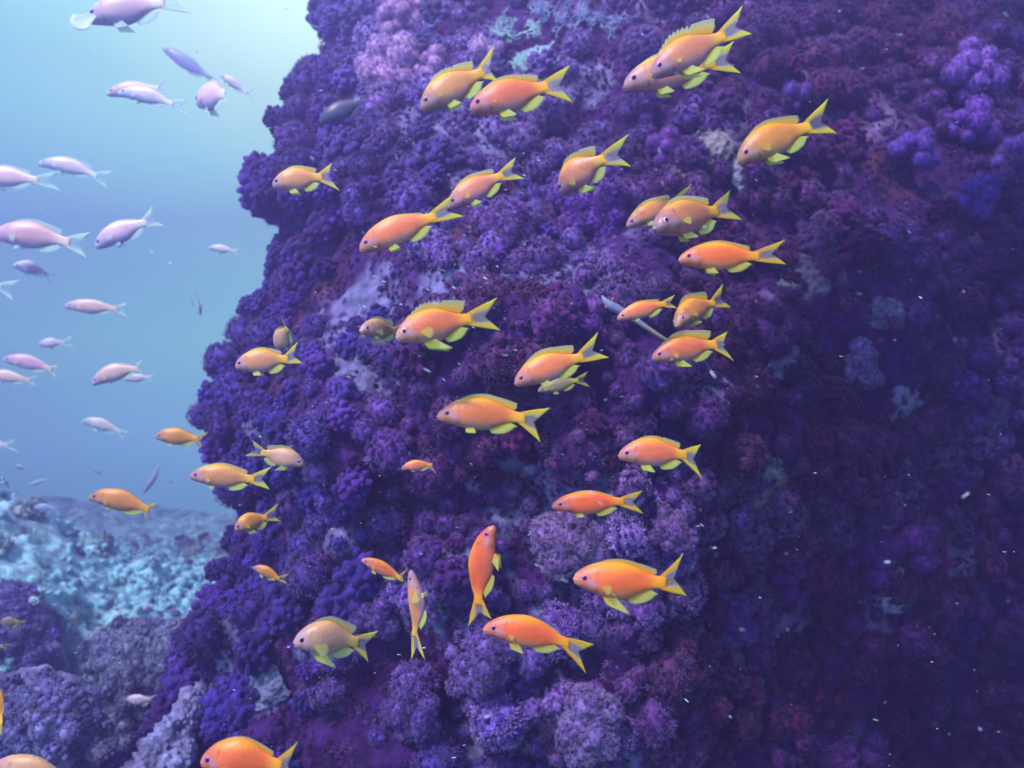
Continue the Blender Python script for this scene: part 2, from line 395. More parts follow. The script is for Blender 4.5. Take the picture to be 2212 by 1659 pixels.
for c, n, r, col, st, pol in CL: add_lobe(bag, pbag, c, n, r, col, st, pol)
print('lobes', len(CL), 'verts', bag.n, pbag.n)
o = bag.build('coral_growth', M_CORAL)
tag(o, 'knobbly purple soft coral growing all over the reef wall', 'coral', kind='stuff')
o = pbag.build('coral_polyps', M_POLYP)
tag(o, 'tiny pale polyps opened over the purple coral growth', 'coral polyps', kind='stuff')

# single heads that stand out from the growth: picture x, y, radius, number of lobes, style, colour, polyp colour, label
HEADS = [
 (868, 45, 62, 9, 'fuzz', (.36, .24, .50), (.78, .66, .85), 'pink cauliflower coral at the top edge above the brightest coral head'),
 (845, 165, 82, 12, 'fuzz', (.34, .23, .52), (.80, .70, .88), 'biggest pale lilac cauliflower coral, a stack of round heads lit from above'),
 (935, 150, 50, 6, 'fuzz', (.34, .22, .46), (.78, .66, .82), 'pale lilac coral head just left of the gold fish pair near the top'),
 (1052, 130, 50, 5, 'fuzz', (.30, .24, .52), (.72, .72, .88), 'round bluish coral head behind the raised tail of the left fish of the top pair'),
 (800, 255, 48, 5, 'fuzz', (.16, .11, .36), (.42, .34, .62), 'dim violet coral head below the biggest lilac cauliflower coral'),
 (718, 50, 48, 6, 'knob', (.12, .12, .36), (.3, .3, .6), 'blue shaded coral knob on the reef edge against the brightest water'),
 (655, 205, 52, 7, 'knob', (.09, .07, .30), (.3, .3, .6), 'indigo coral head on the ledge that juts left under the bright water'),
 (612, 268, 40, 5, 'knob', (.09, .07, .30), (.3, .3, .6), 'indigo coral knob forming the tip of the upper jutting ledge'),
 (575, 405, 48, 7, 'knob', (.10, .08, .33), (.3, .3, .6), 'indigo coral head sticking out left of the small gold fish at the edge'),
 (640, 330, 44, 6, 'knob', (.08, .06, .28), (.3, .3, .6), 'dark indigo coral head above the small gold fish near the reef edge'),
 (622, 560, 40, 5, 'knob', (.09, .07, .30), (.3, .3, .6), 'indigo coral knob on the reef edge beside the small white fish'),
 (560, 668, 48, 6, 'knob', (.11, .09, .36), (.3, .3, .6), 'blue violet coral head on the edge level with the upright pale fish'),
 (497, 800, 42, 6, 'knob', (.11, .08, .35), (.3, .3, .6), 'violet coral head on the edge left of the gold fish pair'),
 (455, 895, 40, 6, 'knob', (.09, .07, .30), (.3, .3, .6), 'indigo coral head at the outermost left bulge of the middle reef edge'),
 (500, 1225, 46, 6, 'knob', (.09, .06, .27), (.3, .3, .6), 'dark indigo coral head on the edge left of the tiny diving gold fish'),
 (430, 1370, 50, 7, 'knob', (.07, .04, .22), (.3, .3, .6), 'darkest indigo coral head at the lowest leftward bulge of the reef'),
 (1385, 240, 44, 5, 'fuzz', (.20, .09, .40), (.46, .26, .62), 'violet pompom coral under the nose of the upper right fish pair'),
 (1425, 325, 46, 4, 'fuzz', (.17, .07, .34), (.42, .24, .60), 'round plum pompom coral left of the cream sponge'),
 (1535, 235, 34, 4, 'fuzz', (.15, .06, .30), (.42, .26, .6), 'small violet pompom coral above the cream sponge'),
 (1480, 260, 38, 4, 'fuzz', (.24, .14, .40), (.55, .40, .66), 'pinkish pompom coral between two darker violet pompoms'),
 (1715, 215, 40, 4, 'fuzz', (.12, .07, .36), (.34, .24, .66), 'dark violet coral ball above the fish with the deep forked tail at right'),
 (2085, 165, 78, 8, 'fuzz', (.20, .12, .55), (.46, .34, .90), 'large bright violet coral dome near the upper right corner'),
 (2075, 275, 66, 6, 'fuzz', (.15, .07, .42), (.34, .22, .66), 'violet coral dome below the large bright one at upper right'),
 (1965, 325, 62, 6, 'fuzz', (.15, .08, .45), (.36, .24, .72), 'violet coral dome right of the deep forked tail fish'),
 (2180, 345, 70, 6, 'fuzz', (.14, .08, .44), (.36, .24, .72), 'violet coral dome touching the right edge of the view'),
 (2100, 430, 60, 5, 'fuzz', (.12, .06, .40), (.32, .22, .68), 'dim violet coral dome low in the upper right group'),
 (1275, 455, 92, 12, 'mix', (.20, .08, .46), (.50, .30, .76), 'bushy purple coral below the short diving fish'),
 (1090, 500, 74, 10, 'mix', (.20, .11, .38), (.46, .32, .66), 'fuzzy mauve coral mound right of the long orange fish'),
 (1235, 690, 62, 7, 'mix', (.10, .04, .28), (.28, .16, .5), 'dusky violet coral mound left of the slender grey fish'),
 (810, 1330, 55, 6, 'mix', (.14, .08, .34), (.5, .42, .8), 'violet coral clump with white polyps above the tan fish'),
 (1240, 1165, 88, 11, 'mix', (.24, .13, .36), (.78, .72, .92), 'coral mound crusted with white polyps below the fish swimming level'),
 (1440, 1140, 60, 7, 'mix', (.20, .09, .30), (.66, .56, .8), 'mauve coral head right of the white polyp mound'),
 (1560, 1330, 72, 7, 'mix', (.13, .05, .32), (.40, .26, .60), 'round plum coral head at lower right of the large dark orange fish'),
 (1870, 1200, 70, 6, 'fuzz', (.11, .035, .22), (.24, .10, .40), 'dark purple coral dome left of the pale sponge patch'),
 (1965, 1170, 72, 6, 'fuzz', (.11, .035, .22), (.26, .12, .44), 'dark purple coral dome right of the pale sponge patch'),
 (1690, 1250, 48, 4, 'fuzz', (.10, .03, .18), (.22, .1, .34), 'small dark plum coral ball beside the grey sponge patch'),
 (1850, 795, 60, 7, 'mix', (.16, .10, .34), (.62, .6, .86), 'coral patch speckled with white polyps on the shaded right wall'),
 (1040, 1420, 74, 9, 'mix', (.16, .09, .36), (.60, .54, .88), 'coral mound with white polyps under the curved orange fish'),
 (905, 1530, 66, 8, 'mix', (.12, .06, .30), (.42, .36, .7), 'violet coral clump at the bottom below the tan fish'),
 (1260, 1560, 82, 9, 'mix', (.20, .13, .36), (.72, .7, .95), 'pale topped coral mound at the bottom edge of the view'),
]
def wall_d(px, py): return float(d_wall(np.array([[px]]), np.array([[py]]))[0, 0])
for (px, py, rr, nl, st, col, pol, lab) in HEADS:
    e = float(edge_x(py))
    d = wall_d(max(px, e + 12), py) - .02
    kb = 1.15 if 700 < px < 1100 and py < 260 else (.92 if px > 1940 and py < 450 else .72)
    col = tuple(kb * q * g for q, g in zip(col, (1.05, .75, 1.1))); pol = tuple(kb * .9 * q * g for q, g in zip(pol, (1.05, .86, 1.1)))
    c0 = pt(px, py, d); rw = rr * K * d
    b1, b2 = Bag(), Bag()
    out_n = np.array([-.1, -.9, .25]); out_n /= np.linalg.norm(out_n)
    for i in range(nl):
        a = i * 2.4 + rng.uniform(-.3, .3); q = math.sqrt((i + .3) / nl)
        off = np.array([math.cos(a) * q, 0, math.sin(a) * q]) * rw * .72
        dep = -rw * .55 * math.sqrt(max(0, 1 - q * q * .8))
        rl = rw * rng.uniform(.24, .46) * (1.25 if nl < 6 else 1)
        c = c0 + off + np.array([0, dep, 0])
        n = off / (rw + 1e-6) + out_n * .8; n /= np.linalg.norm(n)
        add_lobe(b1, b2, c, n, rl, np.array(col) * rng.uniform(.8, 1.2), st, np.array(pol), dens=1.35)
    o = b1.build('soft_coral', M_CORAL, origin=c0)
    tag(o, lab, 'coral')
    if b2.n: b2.build('polyps', M_POLYP, parent=o, origin=c0)

# ------------------------------------------------------------------ sea bed on the left
def ground_z(x, y):
    """height of the sea bed"""
    z = -1.16 - .10 * np.clip(y - 3.5, 0, 9)
    z = z - 1.7 * sm(x, -.35, .4)
    z = z + .47 * np.clip(-(x + 1.38), 0, 1.35) ** .9 * np.exp(-((y - 3.45) / .95) ** 2) + .16 * np.exp(-(((x + 3.2) / .8) ** 2 + ((y - 3.6) / .7) ** 2))
    z = z + .36 * np.exp(-(((x + 1.9) / 1.5) ** 2 + ((y - 7.2) / .9) ** 2)) + .30 * np.exp(-(((x + 5.2) / 1.6) ** 2 + ((y - 8.2) / 1.0) ** 2))
    z = z - .75 * np.exp(-(((x + 1.05 + .55 * (y - 2.0)) / .30) ** 2 + ((y - 2.4) / .65) ** 2))
    return z
NR, NA = 430, 520
dist = .9 * (10.9 / .9) ** (np.linspace(0, 1, NR))
ang = np.linspace(R(-72), R(72), NA)
GX = dist[:, None] * np.sin(ang)[None]; GY = dist[:, None] * np.cos(ang)[None]
gx, gy = GX.ravel(), GY.ravel()
gz = ground_z(gx, gy)
q = np.stack([gx, gy, gz], 1)
f1, f2 = worley(q * 4.3, 41); h1, h2 = worley(q * 12, 47)
flatm = sm(gx, -2.1, -1.5)
gz = gz + .16 * fbm(q * 1.7, 4, 60) + .06 * fbm(q * 7, 3, 64) + (.05 + .03 * flatm) * (.16 - np.minimum(f2 - f1, .35)) * 2.2 + .02 * (.5 - h1)
ridge = 1 - sm(f2 - f1, .05, .32)
mot = fbm(q * 3.1, 4, 80)
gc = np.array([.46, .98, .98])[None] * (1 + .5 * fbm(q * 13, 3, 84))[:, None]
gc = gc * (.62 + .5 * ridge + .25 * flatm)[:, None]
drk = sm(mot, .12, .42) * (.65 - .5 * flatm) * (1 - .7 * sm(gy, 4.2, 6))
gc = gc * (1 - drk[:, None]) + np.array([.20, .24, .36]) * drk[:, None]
cl_ = sm(gx, -2.1, -1.7) * (1 - sm(gy, 2.95, 3.35)); gc = gc * (1 - cl_[:, None]) + np.array([.05, .03, .10]) * cl_[:, None]  # shade of the cleft painted into its floor as dark purple
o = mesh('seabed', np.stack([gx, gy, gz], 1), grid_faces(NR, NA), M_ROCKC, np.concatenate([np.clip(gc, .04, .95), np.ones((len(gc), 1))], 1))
tag(o, 'pale rubbly sea bed sloping up at the left', kind='structure')
# rubble and nubs of coral strewn over it
n = 60000
ry = rng.uniform(2.2, 6.5, n); rx = ry * rng.uniform(-.85, -.25, n)
from mathutils.bvhtree import BVHTree
rz = ground_z(rx, ry)
# seat every nub on the displaced surface by the nearest ground vertex
ri = np.clip(np.round(np.log(np.hypot(rx, ry) / .9) / math.log(10.9 / .9) * (NR - 1)).astype(int), 0, NR - 1)
ai = np.clip(np.round((np.arctan2(rx, ry) - ang[0]) / (ang[-1] - ang[0]) * (NA - 1)).astype(int), 0, NA - 1)
gp = np.stack([gx, gy, gz], 1).reshape(NR, NA, 3)[ri, ai]
b1 = Bag()
nn_ = np.tile(np.array([[0, -.3, 1.]]), (n, 1)) + rng.normal(size=(n, 3)) * .4
dens = fbm(gp * 1.3, 3, 95)
kp = (rng.uniform(size=n) < np.clip(.45 + dens * 1.5, .05, 1)) & ~((gp[:, 0] > -1.9) & (gp[:, 1] < 3.2))
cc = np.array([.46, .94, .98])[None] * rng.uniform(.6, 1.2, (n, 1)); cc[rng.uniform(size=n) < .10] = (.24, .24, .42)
b1.add(ICO1, gp[kp], frames(nn_[kp]), np.stack([rng.uniform(.7, 1.4, kp.sum()), rng.uniform(.7, 1.4, kp.sum()), rng.uniform(.5, 1.2, kp.sum())], 1) * (.004 + .026 * rng.uniform(size=(kp.sum(), 1)) ** 4), cc[kp], jit=.3)
b2 = Bag()
for k in rng.choice(np.flatnonzero(kp), 330, replace=False):
    if fbm(gp[k][None] * 1.8, 2, 97)[0] < -.05: continue
    cl = np.array([.45, .68, .70]) if rng.uniform() < .72 else np.array([.16, .15, .34])
    add_lobe(b1, b2, gp[k], np.array([0, -.4, .9]), rng.uniform(.025, .07), cl * rng.uniform(.6, 1.3), 'mix' if rng.uniform() < .7 else 'knob', np.array([.5, .75, .75]) * rng.uniform(.4, 1.1), dens=.8)
o = b2.build('slope_polyps', M_POLYP); tag(o, 'pale feathery polyps over the corals of the left slope', 'coral polyps', kind='stuff')
o = b1.build('coral_rubble', M_ROCKC); tag(o, 'pale rubble and coral nubs strewn over the sea bed slope', 'rubble', kind='stuff')

# ------------------------------------------------------------------ purple coral boulders at the lower left
def boulder(name, lab, pts_, col1, col2, cat='coral boulder', lobes=260, seed=0, pol=(.40, .38, .70)):
    """a lumpy rock made of overlapping rounded masses, overgrown with coral heads"""
    v0, f0 = ico(5)
    cs = np.array([pt(a, b, d) for a, b, r, d in pts_]); rs = np.array([r * K * d for a, b, r, d in pts_])
    ctr = cs.mean(0); b1, b2 = Bag(), Bag(); V = []; F = []; nv = 0
    for c, r in zip(cs, rs):
        vv = c + v0 * r * np.array([1, 1.0, 1]); dd = .34 * fbm(vv * 6, 5, 200 + seed) + .16 * (.5 - worley(vv * 26, 210)[0])
        V.append(vv + v0 * (dd * r)[:, None]); F.append(f0 + nv); nv += len(v0)
    V = np.concatenate(V); F = np.concatenate(F)
    cc = np.array(col2)[None] * (1 + .7 * fbm(V * 12, 3, 220))[:, None]
    o = mesh(name, V - ctr, F, M_ROCKC, np.concatenate([np.clip(cc, .01, 1), np.ones((len(cc), 1))], 1)); o.location = ctr
    tag(o, lab, cat)
    for i in range(lobes):
        k = rng.choice(len(cs), p=rs ** 2 / (rs ** 2).sum())
        n = rng.normal(size=3); n[1] = -abs(n[1]); n /= np.linalg.norm(n)
        c = cs[k] + n * rs[k] * (1 + .15 * fbm((cs[k] + n * rs[k])[None] * 7, 3, 200 + seed)[0])
        if (np.linalg.norm(cs - c, axis=1) < rs * .85).any(): continue
        if fbm(c[None] * 6, 2, 230)[0] < -.28: continue
        add_lobe(b1, b2, c, n, rng.uniform(.016, .034), np.array(col1) * rng.uniform(.6, 1.4), 'knob' if rng.uniform() < .4 else 'mix', np.array(pol) * rng.uniform(.5, 1.4), dens=.8)
    nt_ = 5200; k = rng.choice(len(cs), nt_, p=rs ** 2 / (rs ** 2).sum()); n = rng.normal(size=(nt_, 3)); n[:, 1] = -np.abs(n[:, 1]); n /= np.linalg.norm(n, axis=1, keepdims=True)
    p_ = cs[k] + n * rs[k][:, None]; p_ = p_ + n * (rs[k] * (.34 * fbm(p_ * 6, 5, 200 + seed) + .02))[:, None]
    ok = np.ones(nt_, bool)
    for q in range(len(cs)): ok &= (np.linalg.norm(p_ - cs[q], axis=1) > rs[q] * .8) | (k == q)
    p_, n = p_[ok], n[ok]; ss = rng.uniform(.005, .014, len(p_)); cl = np.array(col1)[None] * rng.uniform(.5, 1.6, (len(p_), 1))
    b2.add(POLYP, p_, frames(n + rng.normal(size=n.shape) * .3), ss, cl, POLYP_T, np.array(pol)[None] * rng.uniform(.3, 1.3, (len(p_), 1)))
    b1.add(ICO1, p_[::2], frames(n[::2]), ss[::2] * .9, cl[::2], jit=.35)
    b1.build('coral_cover', M_CORAL, parent=o, origin=ctr); b2.build('polyps', M_POLYP, parent=o, origin=ctr)
    return o
boulder('coral_boulder', 'blue purple coral boulder at the far lower left, below the pale slope',
        [(10, 1390, 105, 2.95), (-90, 1480, 170, 3.0), (75, 1430, 58, 2.9), (30, 1325, 62, 3.05)], (.13, .12, .40), (.17, .17, .33), seed=1)
boulder('coral_boulder', 'larger lilac speckled coral boulder in the bottom left corner beside the dark cleft',
        [(60, 1580, 125, 1.75), (130, 1545, 85, 1.72), (-60, 1640, 170, 1.8), (40, 1760, 170, 1.75)], (.15, .135, .34), (.20, .20, .36), seed=2, pol=(.34, .34, .60), lobes=340)
boulder('coral_boulder', 'hazy blue coral hump behind the cleft, between pale slope and reef wall',
        [(330, 1440, 95, 2.75), (270, 1410, 70, 2.8), (400, 1400, 60, 2.7), (300, 1540, 110, 2.8)], (.17, .19, .36), (.20, .24, .34), seed=3, pol=(.5, .62, .72), lobes=330)

# ------------------------------------------------------------------ pale rock ledge under the reef at the bottom
def rough_tube(path, rad, seg=40, rows=120, amp=.35, fr=14, seed=0, squash=(1, 1)):
    path = np.array(path, float); rad = np.array(rad, float)
    t = np.linspace(0, len(path) - 1, rows); kk = np.arange(len(path))
    c = np.stack([np.interp(t, kk, path[:, i]) for i in range(3)], 1); r = np.interp(t, kk, rad)
    for _ in range(3): c[1:-1] = (c[:-2] + c[2:] + 2 * c[1:-1]) / 4
    tg = np.gradient(c, axis=0); tg /= np.linalg.norm(tg, axis=1, keepdims=True)
    a = np.cross(tg, [0, 1, .01]); a /= np.linalg.norm(a, axis=1, keepdims=True); b = np.cross(tg, a)
    th = np.linspace(0, 2 * math.pi, seg, endpoint=False)
    dirs = a[:, None] * np.cos(th)[None, :, None] * squash[0] + b[:, None] * np.sin(th)[None, :, None] * squash[1]
    p = c[:, None] + dirs * r[:, None, None]; fl = p.reshape(-1, 3)
    if amp: fl = fl + dirs.reshape(-1, 3) * (np.repeat(r, seg) * (amp * fbm(fl * fr, 4, seed) + amp * .5 * (.5 - worley(fl * fr * 3, seed)[0])))[:, None]
    v = np.concatenate([fl, c[:1], c[-1:]]); n = rows * seg
    f = grid_faces(rows, seg, True)
    j = np.arange(seg); cap0 = np.stack([np.full(seg, n), (j + 1) % seg, j], 1); cap1 = np.stack([np.full(seg, n + 1), (rows - 1) * seg + j, (rows - 1) * seg + (j + 1) % seg], 1)
    return v, [f, np.concatenate([cap0, cap1])]
v, f = rough_tube([pt(432, 1440, 1.95), pt(424, 1490, 1.86), pt(392, 1560, 1.76), pt(352, 1630, 1.68), pt(310, 1720, 1.6), pt(250, 1900, 1.5)], [.010, .024, .040, .055, .07, .10], amp=.75, fr=20, seed=300, seg=120, rows=320)
f1 = fbm(v * 16, 4, 310)
cc = np.array([.22, .22, .38])[None] * (1 + 1.2 * f1)[:, None]
o = mesh('rock_ledge', v, f, M_ROCKC, np.concatenate([np.clip(cc, .05, .8), np.ones((len(v), 1))], 1))
tag(o, 'pale bare rock ledge slanting down to the bottom edge beside the dark cleft', 'rock')

# ------------------------------------------------------------------ sponges between the corals
def sponge(px, py, rr, col, lab, lumps=5, holes=True, flat=.55, dd=-.01):
    """a crust lying on the rock: irregular outline, own thickness, pits where it has holes"""
    n = 74; g = np.linspace(-1, 1, n); A_, B2 = np.meshgrid(g, g, indexing='ij')
    X_, Y_ = px + A_ * rr * 1.35, py + B2 * rr * 1.35
    q = np.stack([X_.ravel() / rr, Y_.ravel() / rr, np.full(n * n, px * .01)], 1)
    rad_ = np.hypot(A_, B2).ravel(); body = .80 + .42 * fbm(q * 1.5, 3, 400 + int(px)) - rad_
    w1, _ = worley(q * 3.4, 410 + int(py)); hole = sm(w1, .10, .30) if holes else np.ones(n * n)
    th_ = sm(body, -.02, .35 if holes else .6) * (.25 + .75 * hole)
    D = d_wall(X_, Y_).ravel(); k_ = rr * K * D
    lift = -(.25 * k_) + th_ * k_ * (.18 + .38 * (flat if not holes else .2)) + k_ * .22 * fbm(q * 4.5, 5, 430) + dd * -1 + .012
    Dv = D - lift
    P_ = np.stack([(X_.ravel() - CX) * K * D, Dv, (CY - Y_.ravel()) * K * D], 1); back = P_.copy(); back[:, 1] = D + .05
    f_ = grid_faces(n, n); keep = (body[f_] > -.02).all(1); keep &= (hole[f_].min(1) > .10)
    f_ = f_[keep]; c0 = P_[np.argmin(rad_)]
    cc = np.array(col)[None] * np.array([.62, .55, .66]) * (.82 + .55 * fbm(q * 2.2, 4, 420) + .25 * (hole - .5))[:, None]
    o = mesh('sponge', np.concatenate([P_, back]) - c0, [f_, f_[:, ::-1] + n * n], M_SPONGE, np.concatenate([np.clip(np.tile(cc, (2, 1)), .01, 1), np.ones((2 * len(cc), 1))], 1)); o.location = c0
    so = o.modifiers.new('rim', 'WELD'); so.merge_threshold = 1e-6
    return tag(o, lab, 'sponge')
sponge(1530, 320, 44, (.42, .44, .42), 'cream sponge standing up between the plum pompom and the small dark one', 6, False, 1.0, -.03)
sponge(1475, 368, 50, (.40, .32, .30), 'tan beige sponge crust below the round plum pompom coral', 6, False)
sponge(1620, 372, 46, (.46, .50, .58), 'whitish blue sponge under the head of the fish with the deep forked tail', 5, False)
sponge(1585, 265, 60, (.22, .18, .32), 'smooth greyish mauve sponge sheet right of the violet pompoms', 6, False, .4)
sponge(1925, 1265, 42, (.50, .52, .72), 'bright pale sponge patch with a pit between two dark purple domes', 7, False, .3, -.02)
sponge(1760, 1245, 52, (.24, .26, .42), 'dull grey blue sponge patch left of the dark purple domes', 5, True, .5)
sponge(1640, 1045, 62, (.34, .36, .36), 'yellowish white crusting sponge right of the level orange fish', 8, True, .35)
sponge(1300, 1100, 46, (.36, .40, .62), 'pale blue crusting sponge under the fish swimming level', 7, True, .35)
sponge(800, 800, 78, (.24, .26, .42), 'grey blue sponge sheet below the big fish with raised dorsal fin', 8, True, .3)
sponge(580, 1475, 44, (.26, .32, .46), 'smooth grey blue sponge left of the tan fish near the bottom', 4, False, .4)
sponge(560, 920, 46, (.20, .22, .42), 'smooth dusky blue sponge on the reef left of the right facing fish', 4, False, .4)
sponge(1090, 1590, 40, (.34, .42, .60), 'small pale blue sponge near the bottom between speckled corals', 4, True, .4)
sponge(1750, 590, 62, (.22, .20, .30), 'dull brownish sponge hump right of the reddest fish', 5, False, .5)
sponge(1700, 770, 40, (.22, .22, .38), 'grey mauve sponge knob right of the fish swimming head down', 3, False, .6)
sponge(1960, 880, 46, (.34, .34, .58), 'pale blue crusting sponge on the dark right wall', 7, True, .35)
sponge(1165, 150, 46, (.50, .85, .82), 'pale cyan sponge with dark pits right of the bright green hydroid', 5, True, .3)
sponge(1910, 680, 40, (.24, .23, .40), 'faint grey blue crusting sponge higher on the dark right wall', 7, True, .35)

# ------------------------------------------------------------------ branching hydroids at the top of the reef
def branch_mesh(c0, L, seed, spread=1.0, n0=4, depth=4):
    r_ = random.Random(seed); V = []; F = []
    def tube(a, b, ra, rb):
        k = len(V); d = np.array(b) - np.array(a); d /= np.linalg.norm(d) + 1e-9
        x = np.cross(d, [.2, .9, .3]); x /= np.linalg.norm(x); y = np.cross(d, x)
        for p, r in ((a, ra), (b, rb)):
            for q in range(5):
                g = q * 1.2566; V.append(np.array(p) + r * (x * math.cos(g) + y * math.sin(g)))
        for q in range(5): F.append([k + q, k + (q + 1) % 5, k + 5 + (q + 1) % 5, k + 5 + q])
    def grow(p, d, L, r, lev):
        steps = 4; q = np.array(p)
        for s in range(steps):
            d = d + np.array([r_.gauss(0, .45), r_.gauss(0, .25), r_.gauss(0, .45)]); d /= np.linalg.norm(d)
            e = q + d * L / steps; tube(q, e, r * (1 - s * .12), r * (1 - (s + 1) * .12)); q = e
            if lev > 0 and s > 0:
                for sg in ((-1, 1) if r_.random() < .5 else (r_.choice((-1, 1)),)):
                    nd = d + sg * np.array([-d[2], r_.gauss(0, .3), d[0]]) * r_.uniform(.5, 1.0); grow(q, nd / np.linalg.norm(nd), L * r_.uniform(.45, .7), r * .62, lev - 1)
    for i in range(n0):
        a = R(90 + (i - (n0 - 1) / 2) * 42 * spread); grow(c0, np.array([math.cos(a), -.5, math.sin(a)]), L, .0026, depth - 1)
    return np.array(V), np.array(F)
M_HYD = coral_mat('hydroid_flesh', sheen=.2, tint=(.8, 1, 1), var=.2)
for i, (px, py, L, dn, lab) in enumerate([
    (1112, 80, 42, 4, 'bright pale green branching hydroid at the top edge above the gold fish pair'),
    (1125, 165, 26, 4, 'pale branching hydroid behind the left fish of the gold pair near the top'),
    (1240, 60, 34, 4, 'blue white branching hydroid at the top, left of the big spiny finned fish'),
    (1180, 45, 34, 4, 'faint branching hydroid between the bright one and the blue white one'),
    (1310, 55, 32, 4, 'thin bluish hydroid at the top edge just left of the upper right fish pair')]):
    d = wall_d(px, py) - .03; c0 = pt(px, py, d); v, f = branch_mesh(np.zeros(3), L * K * d, 60 + i, n0=4, depth=dn)
    o = mesh('hydroid', v, f, M_HYD, np.tile([.55, .85, .80, 1] if i < 2 else [.42, .52, .80, 1], (len(v), 1))); o.location = c0
    tag(o, lab, 'hydroid')

# ------------------------------------------------------------------ fish
def fish_mat(name, sss=.15, rough=.38):
    m, nt, b = bsdf(name)
    at = N(nt, 'ShaderNodeAttribute', attribute_name='Col'); pu = N(nt, 'ShaderNodeAttribute', attribute_name='puv')
    mp = N(nt, 'ShaderNodeMapping'); mp.inputs['Scale'].default_value = (46, 1, 32); nt.links.new(pu.outputs['Vector'], mp.inputs['Vector'])
    vo = N(nt, 'ShaderNodeTexVoronoi', feature='F1'); vo.inputs['Scale'].default_value = 1.0; vo.inputs['Randomness'].default_value = .25
    nt.links.new(mp.outputs[0], vo.inputs['Vector'])
    m2 = N(nt, 'ShaderNodeMapRange'); m2.inputs['From Min'].default_value = 0; m2.inputs['From Max'].default_value = .8; m2.inputs['To Min'].default_value = 1.22; m2.inputs['To Max'].default_value = .62
    nt.links.new(vo.outputs['Distance'], m2.inputs['Value'])
    mu = N(nt, 'ShaderNodeVectorMath', operation='SCALE'); nt.links.new(at.outputs['Color'], mu.inputs[0]); nt.links.new(m2.outputs[0], mu.inputs['Scale'])
    nt.links.new(mu.outputs[0], b.inputs['Base Color'])
    bp = N(nt, 'ShaderNodeBump'); bp.inputs['Strength'].default_value = .25; bp.inputs['Distance'].default_value = .0008; bp.invert = True
    nt.links.new(vo.outputs['Distance'], bp.inputs['Height']); nt.links.new(bp.outputs[0], b.inputs['Normal'])
    b.inputs['Roughness'].default_value = rough; b.inputs['Specular IOR Level'].default_value = .5
    b.inputs['Subsurface Weight'].default_value = sss; b.inputs['Subsurface Radius'].default_value = (.006, .003, .002); b.inputs['Subsurface Scale'].default_value = .6
    return m
def fin_mat(name):
    m, nt, b = bsdf(name)
    at = N(nt, 'ShaderNodeAttribute', attribute_name='Col'); pu = N(nt, 'ShaderNodeAttribute', attribute_name='puv')
    sp = N(nt, 'ShaderNodeSeparateXYZ'); nt.links.new(pu.outputs['Vector'], sp.inputs[0])
    ml = N(nt, 'ShaderNodeMath', operation='MULTIPLY'); ml.inputs[1].default_value = 110.0; nt.links.new(sp.outputs[0], ml.inputs[0])
    sn = N(nt, 'ShaderNodeMath', operation='SINE'); nt.links.new(ml.outputs[0], sn.inputs[0])
    mm = N(nt, 'ShaderNodeMapRange'); mm.inputs['From Min'].default_value = -1; mm.inputs['From Max'].default_value = 1; mm.inputs['To Min'].default_value = .72; mm.inputs['To Max'].default_value = 1.15
    nt.links.new(sn.outputs[0], mm.inputs['Value'])
    al = N(nt, 'ShaderNodeMath', operation='MULTIPLY', use_clamp=True); nt.links.new(at.outputs['Alpha'], al.inputs[0]); nt.links.new(mm.outputs[0], al.inputs[1])
    nt.links.new(at.outputs['Color'], b.inputs['Base Color']); b.inputs['Roughness'].default_value = .5; b.inputs['Specular IOR Level'].default_value = .3
    tr = N(nt, 'ShaderNodeBsdfTranslucent'); nt.links.new(at.outputs['Color'], tr.inputs['Color'])
    mx = N(nt, 'ShaderNodeMixShader'); mx.inputs[0].default_value = .4; nt.links.new(b.outputs[0], mx.inputs[1]); nt.links.new(tr.outputs[0], mx.inputs[2])
    tp = N(nt, 'ShaderNodeBsdfTransparent'); m3 = N(nt, 'ShaderNodeMixShader')
    nt.links.new(al.outputs[0], m3.inputs[0]); nt.links.new(tp.outputs[0], m3.inputs[1]); nt.links.new(mx.outputs[0], m3.inputs[2])
    nt.links.new(m3.outputs[0], nt.nodes['Material Output'].inputs['Surface'])
    return m
M_FISH = fish_mat('fish_skin'); M_FIN = fin_mat('fish_fin')
def plain(name, col, rough=.3, spec=.5):
    m, nt, b = bsdf(name); b.inputs['Base Color'].default_value = (*col, 1); b.inputs['Roughness'].default_value = rough; b.inputs['Specular IOR Level'].default_value = spec
    return m
M_IRIS = plain('iris_magenta', (.55, .10, .50), .25); M_IRISG = plain('iris_blue_grey', (.25, .26, .55), .3); M_IRISW = plain('iris_silver', (.72, .60, .78), .2); M_PUP = plain('pupil_black', (.012, .008, .03), .12)
